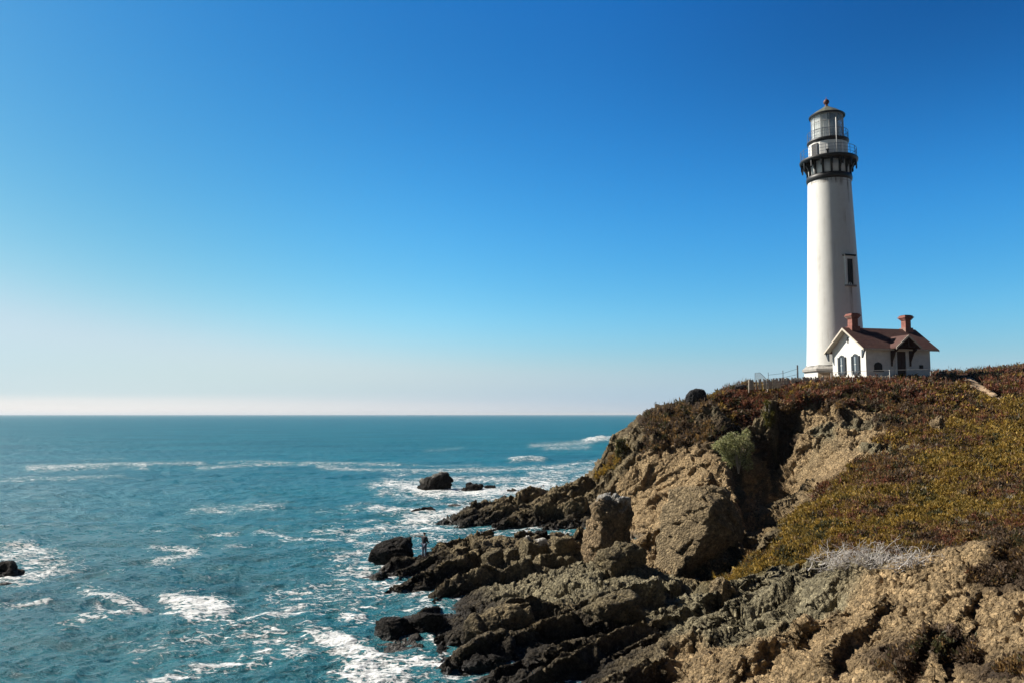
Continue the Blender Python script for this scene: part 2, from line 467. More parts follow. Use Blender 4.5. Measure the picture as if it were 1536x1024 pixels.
# regional weights: inverse-distance blend of hand-placed samples (world positions)
# kinds: 0 dark shore rock, 1 tan conglomerate, 2 red ice plant, 3 olive ice plant, 4 grey-green rock, 5 brown scrub cliff
ZONE = [
 (2,1536,560,95),(2,1470,570,90),(2,1400,566,92),(2,1340,572,88),(2,1290,580,86),(2,1240,582,87),(2,1250,590,83),(2,1200,590,84),(2,1150,588,86),(3,1120,592,84),(5,1160,610,81),(5,1330,640,75),(1,1310,650,74),(5,1350,615,80),(4,1310,675,69),(5,1290,600,82),(1,1235,625,80),(2,1095,592,88),
 (3,1075,597,88),(5,1045,612,84),(5,1010,615,85),(5,975,625,86),(5,950,640,88),(5,925,665,88),(0,905,690,89),(0,890,705,89),(5,985,650,82),(3,925,675,86),(5,1030,650,81),(5,1070,650,79),(5,1060,620,82),(5,1100,625,81),(5,1080,600,84),
 (1,945,705,79),(1,985,700,78),(1,1030,705,77),(1,1055,700,75),(1,930,750,76),(1,985,750,75),(1,1030,750,73),(1,960,790,72),(1,1010,790,68),(1,1080,690,70),(1,1090,720,65),
 (1,1070,745,62),(1,1085,800,56),(1,1060,840,53),(1,990,810,60),(0,1120,690,79),(0,1125,640,83),(0,1140,670,83),(0,1150,740,72),(0,925,650,89),(0,945,682,85),(0,905,660,90),(0,930,702,82),(0,915,690,88),(0,1130,830,56),
 (1,1190,680,73),(1,1240,680,71),(1,1210,650,77),(5,1180,620,80),(4,1230,640,77),(1,1270,650,75),(4,1290,640,76),(1,1300,615,80),(2,1340,620,79),(2,1300,595,84),(5,1250,620,80),(1,1280,690,69),
 (2,1400,600,82),(2,1450,620,78),(5,1042,655,82),(5,1085,660,79),(0,1060,640,82),(4,1075,612,83),(0,940,660,86.5),(0,915,680,88),(4,930,652,88),(5,1010,630,82.5),(2,1350,660,72),(2,1310,690,67),(2,1320,720,61),(2,1400,650,71),(3,1480,640,72),(3,1536,620,78),(3,1536,680,64),(3,1440,700,61),(3,1380,740,54),(2,1310,760,54),(3,1240,750,58),(3,1200,780,54),
 (3,1150,830,48),(3,1190,840,46),(2,1280,810,47),(2,1330,805,46),(3,1400,780,48),(3,1460,770,48),(2,1420,820,42),(2,1500,790,42),(2,1536,730,52),(2,1536,770,44),(3,1250,800,49),
 (5,1536,800,30.5),(5,1500,840,29),(1,1460,830,30),(1,1400,860,30),(1,1330,870,31),(4,1240,858,36),(4,1190,862,40),(4,1150,880,39),(4,1100,880,41),(4,1060,900,40),(4,1150,920,35),(4,1230,890,33),
 (1,1290,900,30.5),(1,1400,930,27),(1,1460,900,27),(1,1520,920,25.5),(1,1500,960,24.5),(5,1530,1010,22),(5,1440,960,25),(1,1400,1020,23),(1,1300,1000,25),(1,1200,1000,27),(5,1340,990,25),(1,1250,950,29.5),(1,1150,980,30),(1,1100,1010,28.5),(1,1050,980,33),(4,1080,950,35),
 (4,1010,930,39),(0,980,985,34),(0,940,1010,32),(0,860,1000,34),(0,760,990,35),(0,720,970,37),(0,740,930,40),(4,800,900,45),(4,900,870,46),(4,960,860,47),(0,700,910,43),(0,640,880,50),(0,620,850,54),
 (0,700,830,55),(0,780,815,58),(0,860,820,58),(0,720,800,61),(0,700,780,80),(0,800,760,82),(0,870,750,83),(0,900,730,85),(0,880,780,77),(0,950,930,38),(0,900,935,38),
]
_ZP = np.array([at(*z[1:])[:2] for z in ZONE], np.float32)
_ZK = np.array([z[0] for z in ZONE])
def zone_weights(x, y, wob=1.0):
    """six weights summing to 1; borders broken up by noise"""
    shp = x.shape
    x = x.ravel().astype(np.float32); y = y.ravel().astype(np.float32)
    nx = fbm(x * 0.35, y * 0.35, x * 0 + 3.1, 4, 71) * 2.6 * wob
    ny = fbm(x * 0.35, y * 0.35, x * 0 + 8.7, 4, 91) * 2.6 * wob
    k = np.clip(y / 60, 0.45, 1.3)
    x = x + nx * k; y = y + ny * k
    W = np.zeros((len(x), 6), np.float32)
    for s in range(0, len(x), 60000):
        # distances measured with depth squeezed, because rims and faces run across the view
        d2 = (x[s:s + 60000, None] - _ZP[None, :, 0]) ** 2 + ((y[s:s + 60000, None] - _ZP[None, :, 1]) * 0.8) ** 2 + 0.02
        w = d2 ** -3.0
        for q in range(6):
            W[s:s + 60000, q] = w[:, _ZK == q].sum(1)
    W /= W.sum(1, keepdims=True)
    return W.reshape(*shp, 6)

STRIKE = math.radians(38)
# rock ribs: crest points (px, py, Y), fall on the sunny side, fall on the shaded side
RIDGES = [
 ([(1050,690,74),(1060,705,69),(1064,745,62),(1076,795,56),(1082,852,51.5)], 1.3, 4.0),
 ([(1083,688,71),(1094,730,64.5),(1106,782,59),(1116,838,54)], 2.2, 5.0),
 ([(1064,724,67),(1032,756,64),(1000,782,62),(962,810,59.5)], 0.9, 3.0),
 ([(1040,800,57),(1018,830,55),(1000,862,52)], 1.2, 3.0),
 ([(1070,628,81.5),(1098,648,79),(1120,676,77.5)], 1.5, 4.0),
 ([(690,918,41.5),(760,906,41.2),(860,896,41.5),(985,868,43.5)], 0.22, 4.0),
 ([(655,890,46),(700,868,47.5),(742,850,49)], 0.5, 4.0), ([(598,878,49),(650,858,50.5),(722,828,53)], 0.45, 4.0),
 ([(572,858,53.5),(620,848,54.5),(662,830,56),(718,810,58.5)], 0.5, 4.0), ([(672,812,59.5),(700,804,61),(738,796,62)], 0.5, 3.5),
 ([(668,780,80.5),(720,764,81),(790,757,80),(880,748,79)], 0.35, 3.0), ([(742,752,86),(792,736,87),(840,730,87.5)], 0.4, 2.5), ([(830,738,84),(880,715,86)], 0.5, 2.5),
 ([(700,975,35.5),(780,948,37),(866,926,38.8)], 0.4, 4.0), ([(758,992,33.7),(830,966,35),(905,940,37)], 0.4, 4.0), ([(850,996,33),(920,966,34.5),(980,940,36)], 0.4, 4.0),
 ([(980,930,38),(1060,895,40),(1110,872,42)], 0.5, 3.0), ([(1040,950,34.5),(1110,915,36.5),(1190,880,38.5)], 0.5, 2.5),
 ([(1120,985,28.8),(1200,938,30.5),(1290,905,31)], 0.5, 2.5), ([(1240,985,26),(1300,925,28.5),(1330,890,30)], 0.6, 2.0), ([(1400,985,24),(1450,905,27),(1478,850,29.5)], 0.6, 2.5),
 ([(1040,620,84),(1052,650,82),(1056,680,80)], 1.5, 3.0),
 ([(1000,640,83),(1006,668,81)], 1.5, 3.0),
]
def add_ridges(x, y, z):
    wx = x + 0.9 * fbm(x * 0.5, y * 0.5, x * 0, 3, 151); wy = y + 0.9 * fbm(x * 0.5, y * 0.5, x * 0 + 5, 3, 157)
    for pts, sl, sr in RIDGES:
        P = np.array([at(*p) for p in pts])
        x0, x1, y0, y1 = P[:, 0].min() - 5, P[:, 0].max() + 5, P[:, 1].min() - 5, P[:, 1].max() + 5
        m = (x > x0) & (x < x1) & (y > y0) & (y < y1)
        if not m.any(): continue
        ax, ay = wx[m], wy[m]
        best = np.full(ax.shape, 1e9); hz_ = np.full(ax.shape, -99.0)
        for a, c in zip(P[:-1], P[1:]):
            d = c[:2] - a[:2]; L2 = (d ** 2).sum()
            t = np.clip(((ax - a[0]) * d[0] + (ay - a[1]) * d[1]) / L2, 0, 1)
            ex, ey = ax - a[0] - t * d[0], ay - a[1] - t * d[1]
            dist = np.hypot(ex, ey)
            sunny = (ex * -0.927 + ey * 0.375) > 0
            h = a[2] + t * (c[2] - a[2]) - dist * np.where(sunny, sl, sr)
            hz_ = np.maximum(hz_, h)
        zz = z[m]
        z[m] = np.maximum(zz, hz_)
    return z
def strata(x, y, seed=5):
    """saw-tooth beds: long backs lit from the sea side, short scarps facing the camera's right"""
    q = x * math.sin(STRIKE) - y * math.cos(STRIKE)
    p = x * math.cos(STRIKE) + y * math.sin(STRIKE)
    z0 = x * 0
    q = q + fbm(p * 0.08, q * 0.2, z0, 3, seed) * 2.2
    cell = np.floor(p / 7.0 + fbm(q * 0.2, z0, z0, 2, seed + 3) * 1.5 + np.floor(q / 3.5) * 0.37)
    jump = ((_hash(cell.astype(np.int32), np.floor(q / 3.5).astype(np.int32), cell.astype(np.int32) * 0, seed) & np.uint32(255)).astype(np.float32) / 255 - 0.5)
    f = q / 3.5
    fr = f - np.floor(f)
    saw = np.where(fr < 0.74, fr / 0.74, (1 - fr) / 0.26)
    f2 = (q + 1.3 * jump) / 1.3; fr2 = f2 - np.floor(f2)
    saw2 = np.where(fr2 < 0.7, fr2 / 0.7, (1 - fr2) / 0.3)
    return (saw - 0.5) * (1.1 + 0.9 * jump) + (saw2 - 0.5) * 0.22 + jump * 0.30

def slab_mask(x, y):
    m = np.ones_like(x)
    for c in ((720,900,44),(770,882,46),(850,870,47.5),(935,866,48),(900,885,45),(820,893,44.5)):
        p = at(*c); m = np.minimum(m, 1 - 0.85 * np.exp(-((x - p[0]) ** 2 + (y - p[1]) ** 2) / 7.0))
    return m

def ground(x, y):
    z = base_height(x, y)
    W = zone_weights(x, y)
    rockw = W[..., 0] + 0.75 * W[..., 4]
    sh = sstep(-1.0, 0.6, z)
    return z, W, rockw * sh

def make_headland(mat):
    NROW, NC = 1150, 700
    pxs = np.concatenate([np.linspace(478, 1600, 830), 1600 + 1500 * (np.arange(1, 151) / 150) ** 1.7]); NCOL = len(pxs)
    Ys = np.exp(np.linspace(math.log(12.0), math.log(136), NC))
    X = ((pxs[:, None] - 768) / F) * Ys[None, :]
    Y = np.broadcast_to(Ys[None, :], X.shape).copy()
    z = add_ridges(X, Y, base_height(X, Y).copy())
    v = (CAM_Z - z) / Y * F
    dv = np.abs(np.diff(v, axis=1)); dl = np.diff(np.log(Ys))[None, :] * F * 0.16
    w = dv + dl
    zz = 0.5 * (z[:, 1:] + z[:, :-1])
    w *= np.where(zz < -0.8, 0.08, 1.0)
    w[:, Ys[1:] > 110] *= 0.4
    c = np.concatenate([np.zeros((NCOL, 1)), np.cumsum(w, 1)], 1); c /= c[:, -1:]
    # keep neighbouring columns in step
    cp = np.pad(c, ((4, 4), (0, 0)), mode='edge')
    c = sum(cp[i:i + NCOL] for i in range(9)) / 9
    t = np.linspace(0, 1, NROW)
    YY = np.stack([np.interp(t, c[i], Ys) for i in range(NCOL)])
    XX = ((pxs[:, None] - 768) / F) * YY
    z, W, rockw = ground(XX, YY)
    z = add_ridges(XX, YY, z.copy())
    z = z + strata(XX, YY) * rockw * 0.74 * slab_mask(XX, YY)
    # smooth normals of the base surface
    P = np.stack([XX, YY, z], -1)
    du = np.gradient(P, axis=0); dvv = np.gradient(P, axis=1)
    N = np.cross(du, dvv); N /= np.linalg.norm(N, axis=-1, keepdims=True) + 1e-9
    N[N[..., 2] < 0] *= -1
    shp = XX.shape
    x, y, zf = (P[..., i].ravel().astype(np.float32) for i in range(3))
    Wf = W.reshape(-1, 6)
    steep = (1 - N[..., 2].ravel())
    dist = np.clip(y / 60, 0.35, 1.4)
    rocky = Wf[:, 0] + Wf[:, 1] + Wf[:, 4] + 0.7 * Wf[:, 5]
    plant = Wf[:, 2] + Wf[:, 3] + 0.45 * Wf[:, 5]
    # displacement along the normal: broken planes, joints, then pebbly conglomerate grain
    wxx = fbm(x * 0.3, y * 0.3, zf * 0.3, 3, 21) * 1.2
    o1, e1, c1 = facets(x * 0.30 + wxx, y * 0.30, zf * 0.42 - wxx, 3)
    o2, e2, c2 = facets(x * 0.95 + wxx, y * 0.95, zf * 1.2, 8)
    o3, e3, c3 = facets(x * 0.62 + 0.5 * wxx, y * 0.62, zf * 0.13, 29)
    wall = np.clip(Wf[:, 1] + Wf[:, 5] + 0.6 * Wf[:, 4], 0, 1) * sstep(50, 62, y)
    med = fbm(x * 0.8, y * 0.8, zf * 1.0, 4, 33)
    peb1, peb2, pid = worley(x * 5.5, y * 5.5, zf * 5.5, 15)
    pb1, pb2, pid2 = worley(x * 2.6, y * 2.6, zf * 2.6, 19)
    fine = fbm(x * 3.2, y * 3.2, zf * 3.2, 4, 47)
    bank = sstep(46, 36, y) * Wf[:, 1]              # foreground bank: smoother humps, more pebbles
    cliff = Wf[:, 1] * sstep(55, 66, y)
    shelf = np.clip(Wf[:, 0] + 0.7 * Wf[:, 4], 0, 1)
    kf = np.clip(1 - 0.40 * bank - 0.80 * cliff - 0.55 * shelf, 0.15, 1)
    kp = np.clip(1 - 0.80 * cliff - 0.65 * shelf - 0.15 * bank, 0.2, 1)
    pit = ridged(x * 1.5, y * 1.5, zf * 1.7, 3, 133)
    pit2 = fbm(x * 4.6, y * 4.6, zf * 4.6, 3, 139)
    pits = sstep(0.55, 0.95, pit) * 0.26 + sstep(0.12, 0.5, pit2) * 0.10
    d = rocky * ((o1 * 1.15 * kf - (1 - sstep(0.0, 0.07, e1)) * 0.45 * (0.4 + 0.6 * kf)) * np.clip(dist, 0.5, 1.1)
                 + (o2 * 0.36 * kf - (1 - sstep(0.0, 0.12, e2)) * 0.13 * kf) * dist
                 + wall * (o3 * 0.40 - (1 - sstep(0.0, 0.05, e3)) * 0.28) - pits * kp * np.clip(dist, 0.6, 1.3) + 0.12 * med + 0.12 * fine * dist * (0.4 + 0.6 * kp) + (0.30 - peb1) * 0.13 + (0.3 - pb1) * 0.10 * (0.4 + bank))
    lump = worley(x * 0.85, y * 0.85, zf * 0.85, 61)[0]
    d += plant * (0.55 * fbm(x * 0.45, y * 0.45, zf * 0.45, 3, 51) + (0.45 - lump) * 0.60 + 0.10 * fine)
    d *= sstep(-1.6, -0.2, zf) * 0.8 + 0.2
    Pn = P.reshape(-1, 3) + N.reshape(-1, 3) * d[:, None]
    # albedo
    C = np.array([[0.038, 0.031, 0.023], [0.400, 0.285, 0.155], [0.095, 0.048, 0.026],
                  [0.090, 0.068, 0.018], [0.270, 0.232, 0.145], [0.072, 0.048, 0.030]], np.float32)
    col = Wf @ C
    # dark shore rock turns olive brown above the reach of the waves
    dry = sstep(0.7, 2.2, zf + med * 0.8) * Wf[:, 0]
    col += dry[:, None] * np.array([0.195, 0.150, 0.080], np.float32)
    mott = fbm(x * 1.3, y * 1.3, zf * 1.3, 5, 77)
    col *= (1 + 0.5 * mott)[:, None]
    col *= (0.74 + 0.52 * pid)[:, None] * rocky[:, None] + (1 - rocky)[:, None]
    # lichen and stain patches on the tan rock
    st = sstep(0.05, 0.40, fbm(x * 0.45, y * 0.45, zf * 0.8, 4, 88))
    col = col * (1 - (0.45 - 0.25 * sstep(55, 66, y)) * st * Wf[:, 1])[:, None]
    n0 = NROW
    idx = np.arange(NCOL * NROW).reshape(NCOL, NROW)
    faces = np.stack([idx[:-1, :-1], idx[1:, :-1], idx[1:, 1:], idx[:-1, 1:]], -1).reshape(-1, 4)
    zc = Pn[:, 2][faces].max(1)
    faces = faces[zc > -1.0]
    o = mesh_np("headland", Pn, faces, mat, None, True, {"albedo": np.clip(col, 0.008, 0.8), "rocky": rocky, "wet": 1 - sstep(0.1, 0.7, Pn[:, 2] + 0.4 * med)})
    tag(o, kind="structure")
    return Pn.reshape(NCOL, NROW, 3), N, W

def ground_material():
    t = NT("cliff_ground")
    a = t.attr("albedo", 'Color')
    rk = t.attr("rocky")
    n1 = t.ramp(t.noise(9, 6, 0.65), [(0.30, 0.55), (0.70, 1.45)])
    c = t.mix(1.0, a, n1, 'MULTIPLY')
    v = t.voro(7.0, 'F1', 'Color')
    sep = t.n('ShaderNodeSeparateColor'); t.l(v, sep.inputs[0])
    pv = t.ramp(sep.outputs[0], [(0.0, 0.72), (0.75, 1.0), (1.0, 1.5)])
    c2 = t.mix(rk, c, t.mix(1.0, c, pv, 'MULTIPLY'))
    vd = t.voro(7.0); vd2 = t.voro(18.0)
    h = t.math('ADD', t.math('MULTIPLY', vd, -0.8), t.math('MULTIPLY', vd2, -0.35))
    h = t.math('ADD', h, t.math('MULTIPLY', t.noise(22, 5, 0.7), 0.6))
    wet = t.attr('wet')
    return t.set(Base_Color=t.mix(t.math('MULTIPLY', wet, 0.6), c2, (0.012, 0.011, 0.010)), Roughness=t.math('SUBTRACT', 0.85, t.math('MULTIPLY', wet, 0.55)), Specular_IOR_Level=t.math('ADD', 0.2, t.math('MULTIPLY', wet, 0.4)), Normal=t.bump(h, 1.0, 0.20))

M_GROUND = ground_material()
GP, GN, GW = make_headland(M_GROUND)
# ------------------------------------------------------------------ sea
# drifting foam, traced as strokes (photo px, px, half width in px) and laid on the water plane
FOAM = [
 # far lines of spent breakers
 ([(45,703),(110,700),(175,698),(240,697),(300,696)], 3.0, .75), ([(150,699),(185,697),(215,701)], 3.2, .75), ([(0,721),(80,718),(180,715)], 2.2, .55),
 ([(300,703),(380,697),(470,695),(600,697)], 2.2, .6), ([(330,695),(380,692),(450,695)], 1.6, .5), ([(480,700),(560,705),(640,706),(760,704),(860,700)], 2.4, .7),
 ([(560,696),(640,699),(720,697)], 1.6, .5), ([(590,713),(700,709),(780,708)], 1.8, .5), ([(800,668),(850,666),(885,664)], 2.4, .66), ([(880,662),(900,659),(915,658)], 2.8, .95), ([(820,672),(880,670)], 3, .6),
 ([(770,690),(790,689),(812,690)], 2.6, .9), ([(840,700),(900,692)], 3, .7), ([(800,713),(850,708),(890,702)], 5, .7), ([(560,730),(590,724),(630,724)], 5, .7),
 ([(640,676),(690,672)], 2, .35), ([(130,690),(190,688)], 1.3, .35), ([(860,722),(890,712)], 4, .8),
 # around the two reef rocks
 ([(590,728),(620,735),(660,739),(720,741),(770,738),(820,728)], 7, 1.0), ([(680,722),(730,720),(790,722),(840,718)], 5, .75), ([(575,740),(630,748),(700,747),(760,745)], 4, .7),
 ([(600,752),(660,756),(720,750)], 4, .55), ([(560,765),(610,772),(650,775),(690,768),(720,758)], 5, .85), ([(480,770),(540,768),(600,765)], 4, .45),
 ([(620,783),(650,780),(680,773)], 6, 1.0), ([(480,800),(540,799),(600,792),(660,786)], 4, .75), ([(570,790),(640,793)], 4, .6), ([(655,800),(690,799),(735,795)], 3, .6),
 ([(500,785),(560,783)], 3, .4), ([(560,755),(520,762)], 3, .4), ([(800,806),(860,806)], 3, .35),
 # mid-water patches
 ([(295,766),(340,768),(390,764),(420,762)], 4.6, .62), ([(300,760),(350,759)], 3, .4), ([(190,799),(260,796)], 2.2, .4), ([(300,808),(330,805),(355,801)], 2.5, .6),
 ([(388,800),(420,802),(440,811),(490,814),(530,812)], 2.8, .8), ([(340,822),(385,820)], 2.5, .45), ([(225,826),(285,828)], 3, .85), ([(288,831),(258,842),(236,848)], 4.5, .95),
 ([(160,868),(185,866)], 3, .55), ([(230,862),(262,860)], 2.5, .45), ([(20,918),(45,908),(62,905)], 3.2, .8), ([(0,915),(15,915)], 3, .6),
 ([(132,893),(165,901),(195,908),(212,922)], 5, .85), ([(212,922),(180,930),(130,940),(100,950)], 4.5, .7), ([(150,915),(180,918)], 5, .5),
 # big drifting patch and its lacy tail
 ([(250,901),(290,900),(330,899)], 3, .9), ([(275,905),(315,908)], 8, 1.15), ([(285,918),(322,920)], 9, 1.2), ([(290,930),(330,932)], 6, 1.1),
 ([(255,930),(300,941),(345,940),(400,931),(470,930),(540,935)], 3.4, .9), ([(345,935),(400,945),(430,960)], 8, .6), ([(360,950),(420,965),(450,985)], 14, .66), ([(400,985),(350,1000),(280,1016),(230,1030)], 6, .75),
 ([(380,1000),(430,990)], 8, .6), ([(220,985),(300,975),(350,985)], 12, .5), ([(250,965),(330,960)], 8, .5), ([(470,960),(500,970),(540,985),(580,997),(640,1001),(665,1003)], 6, 1.15), ([(490,967),(520,985),(540,1005),(575,1020)], 10, 1.15),
 ([(540,1010),(590,1012)], 10, 1.0), ([(500,1018),(560,1024),(600,1024)], 6, 1.0),
 # lace along the shore
 ([(420,900),(480,890),(540,880),(580,872)], 12, .58), ([(440,925),(500,915),(560,905),(620,900)], 14, .60), ([(520,865),(545,855)], 8, .75), ([(545,858),(560,866),(590,870)], 5, .9),
 ([(590,880),(610,890),(650,896)], 7, .6), ([(620,905),(655,912),(665,925)], 6, .75), ([(660,955),(680,965),(690,980)], 7, .8), ([(690,985),(720,978),(745,992),(770,1005)], 4, .7), ([(700,1005),(740,1015),(800,1020)], 8, .6),
 ([(820,1015),(850,1012)], 5, 1.0), ([(780,1020),(830,1026)], 6, .6), ([(540,940),(590,935)], 10, .4), ([(560,968),(650,975)], 8, .35), ([(510,845),(545,838)], 9, .6), ([(530,826),(550,815),(600,806)], 4, .5),
 # surge round the rock at the left edge
 ([(-40,850),(0,845),(40,846),(75,852)], 14, .80), ([(0,825),(45,828),(70,838)], 8, .7), ([(-20,872),(20,872),(60,868)], 8, .85), ([(60,858),(100,862)], 5, .45), ([(0,885),(40,884)], 5, .5),
 ([(80,836),(105,842)], 5, .4),
]
def foam_density(px, py):
    out = np.zeros(px.shape, np.float32)
    for pts, w, s in FOAM:
        d2 = np.full(px.shape, 1e9, np.float32)
        x0 = min(p[0] for p in pts) - 12 * w; x1 = max(p[0] for p in pts) + 12 * w
        y0 = min(p[1] for p in pts) - 5 * w; y1 = max(p[1] for p in pts) + 5 * w
        m = (px > x0) & (px < x1) & (py > y0) & (py < y1)
        if not m.any(): continue
        ax, ay = px[m], py[m]
        best = np.full(ax.shape, 1e9, np.float32)
        for (xa, ya), (xb, yb) in zip(pts[:-1], pts[1:]):
            dx, dy = (xb - xa) / 2.2, yb - ya
            t = np.clip((((ax - xa) / 2.2) * dx + (ay - ya) * dy) / (dx * dx + dy * dy + 1e-6), 0, 1)
            best = np.minimum(best, ((ax - xa) / 2.2 - t * dx) ** 2 + (ay - ya - t * dy) ** 2)
        out[m] = np.maximum(out[m], 0.93 * s * np.exp(-best / (3.0 * w * w)))
    return out

def waves(x, y):
    r = np.sqrt(x * x + y * y)
    z0 = x * 0
    fade = np.clip(1 - (r - 60) / 500, 0.0, 1)
    # wind waves run in from the sea side, crests roughly across the view and tilted a little
    c, s = math.cos(math.radians(-14)), math.sin(math.radians(-14))
    u = x * c - y * s; v = x * s + y * c
    h = 0.42 * perlin(u / 19, v / 10, z0, 201) * np.clip(1 - (r - 200) / 1500, 0, 1)
    h += 0.27 * (1 - 2 * np.abs(perlin(u / 6.0, v / 3.4, z0 + 2, 202))) * fade
    h += 0.17 * (1 - 2 * np.abs(perlin(u / 2.4, v / 1.5, z0 + 5, 203))) * np.clip(1 - (r - 30) / 300, 0, 1)
    h += 0.035 * (1 - 2 * np.abs(perlin(u / 0.55, v / 0.40, z0 + 13, 205))) * np.clip(1 - (r - 25) / 60, 0, 1)
    h += 0.085 * (1 - 2 * np.abs(perlin(u / 0.95, v / 0.66, z0 + 9, 204))) * np.clip(1 - (r - 25) / 130, 0, 1)
    return h - 0.12 * fade

def water_material():
    t = NT("sea_water")
    foam = t.attr("foam")
    pos = t.coord()
    mp = t.n('ShaderNodeMapping'); mp.inputs['Rotation'].default_value = (0, 0, math.radians(14)); mp.inputs['Scale'].default_value = (0.55, 1.0, 1.0)
    t.l(pos, mp.inputs[0]); st = mp.outputs[0]
    wob = t.n('ShaderNodeTexNoise'); wob.inputs['Scale'].default_value = 0.8; wob.inputs['Detail'].default_value = 4; t.l(st, wob.inputs[0])
    va = t.n('ShaderNodeVectorMath'); va.operation = 'MULTIPLY_ADD'; va.inputs[1].default_value = (1.6, 1.6, 0.0); t.l(wob.outputs['Color'], va.inputs[0]); t.l(st, va.inputs[2]); wst = va.outputs[0]
    # foam breaks into lace and flecks
    n1 = t.noise(0.9, 8, 0.72, st, 0.8); n2 = t.noise(4.5, 6, 0.7, st, 0.6)
    cell = t.voro(1.15, 'DISTANCE_TO_EDGE', 'Distance', wst); cell2 = t.voro(3.1, 'DISTANCE_TO_EDGE', 'Distance', wst)
    lace = t.math('MAXIMUM', t.ramp(cell, [(0.0, 1.0), (0.13, 0.0)]), t.math('MULTIPLY', t.ramp(cell2, [(0.0, 1.0), (0.16, 0.0)]), 0.75))
    g = t.math('ADD', t.math('MULTIPLY', t.math('SUBTRACT', n1, 0.5), 2.1), t.math('MULTIPLY', t.math('SUBTRACT', n2, 0.5), 2.3))
    g = t.math('ADD', g, t.math('MULTIPLY', t.math('SUBTRACT', lace, 0.35), 0.50))
    g = t.math('ADD', g, t.math('MULTIPLY', foam, 0.90))
    fac = t.ramp(g, [(0.60, 0.0), (0.80, 1.0)])
    fac = t.math('MULTIPLY', fac, t.ramp(foam, [(0.04, 0.0), (0.16, 1.0)]))
    # whitecaps far out: rare specks
    wc = t.noise(0.16, 6, 0.75, st); wcm = t.ramp(wc, [(0.735, 0.0), (0.775, 0.8)])
    fac = t.math('MAXIMUM', fac, wcm)
    big = t.noise(0.035, 4, 0.6, st)
    body = t.mix(t.ramp(big, [(0.35, 0.0), (0.65, 1.0)]), (0.004, 0.100, 0.138), (0.010, 0.146, 0.186))
    # milky green water where foam has been churned in
    body = t.mix(t.math('MULTIPLY', foam, 0.45, True), body, (0.07, 0.24, 0.25))
    col = t.mix(fac, body, (0.83, 0.84, 0.83))
    rough = t.math('ADD', t.math('MULTIPLY', fac, 0.4), t.math('ADD', t.math('MULTIPLY', t.attr('chop'), 0.20), 0.22))
    h = t.math('ADD', t.math('MULTIPLY', t.noise(0.9, 4, 0.6, st), 1.0), t.math('MULTIPLY', t.noise(4.0, 5, 0.68, st), 0.55))
    h = t.math('ADD', h, t.math('MULTIPLY', t.noise(0.22, 3, 0.5, st), 2.2))
    h = t.math('ADD', h, t.math('MULTIPLY', fac, 0.25))
    return t.set(Base_Color=col, Roughness=rough, IOR=1.33, Specular_IOR_Level=0.30, Normal=t.bump(h, 0.9, 0.45))

def make_sea():
    NX, NY = 900, 760
    # rows get closer together towards the camera so that waves keep their shape
    py = np.concatenate([621.0 + 0.25 * np.arange(1, 9), np.linspace(623.4, 1120, NY), np.linspace(1124, 2600, 90)])
    Y = CAM_Z * F / (py - 621.0)
    Y = np.concatenate([[60000.0], Y])
    px = np.linspace(-330, 1330, NX)
    X = (px[None, :] - 768) / F * Y[:, None]; YY = np.broadcast_to(Y[:, None], X.shape)
    z = waves(X.astype(np.float32), YY.astype(np.float32)).astype(np.float32)
    PX, PY = proj(X, YY, np.zeros_like(X))
    wx = fbm(X * 0.12, YY * 0.12, X * 0, 3, 301) ; wy = fbm(X * 0.12, YY * 0.12, X * 0 + 4, 3, 305)
    k = CAM_Z * F / YY / 330.0
    fd = foam_density((PX + wx * 30 * k).astype(np.float32), (PY + wy * 9 * k).astype(np.float32))
    # wash that hugs the rocks, and a thin scatter of old foam on the near water
    bz = base_height(X, YY)
    shore = sstep(-2.0, -0.2, bz) * (YY < 130)
    fd = np.maximum(fd, shore * (0.56 + 0.35 * fbm(X * 0.25, YY * 0.25, X * 0, 3, 321)))
    old = sstep(0.05, 0.5, fbm(X * 0.06, YY * 0.045, X * 0, 4, 331)) * np.clip(1.2 - YY / 110, 0, 1)
    fd = np.maximum(fd, 0.40 * old * sstep(-35, -8, X))
    # breaking crests
    def crest(px0, py0, half, hgt, wid):
        c = sea_at(px0, py0); dx = (X - c[0]) / half; dyy = (YY - c[1]) / wid
        return hgt * np.exp(-dx * dx) * np.exp(-dyy * dyy)
    z += crest(795, 691, 6.0, 0.9, 4.0) + (crest(904, 660, 9, 2.3, 8.0) + crest(870, 663, 18, 0.9, 9.0)) * (0.75 + 0.9 * fbm(X * 0.35, YY * 0.12, X * 0, 4, 341)) + crest(190, 699, 16, 0.5, 6)
    z += fd * 0.14
    V = np.stack([X, YY, z], -1).reshape(-1, 3)
    n0, n1 = X.shape
    idx = np.arange(n0 * n1).reshape(n0, n1)
    faces = np.stack([idx[1:, :-1], idx[1:, 1:], idx[:-1, 1:], idx[:-1, :-1]], -1).reshape(-1, 4)
    o = mesh_np("sea", V, faces, water_material(), None, True, {"foam": fd.ravel(), "chop": np.clip(YY.ravel() / 300, 0, 1)})
    tag(o, kind="structure")
make_sea()
scene.cycles.use_denoising = True
scene.cycles.denoising_prefilter = 'ACCURATE'
scene.cycles.sample_clamp_direct = 6.0
scene.cycles.sample_clamp_indirect = 3.0
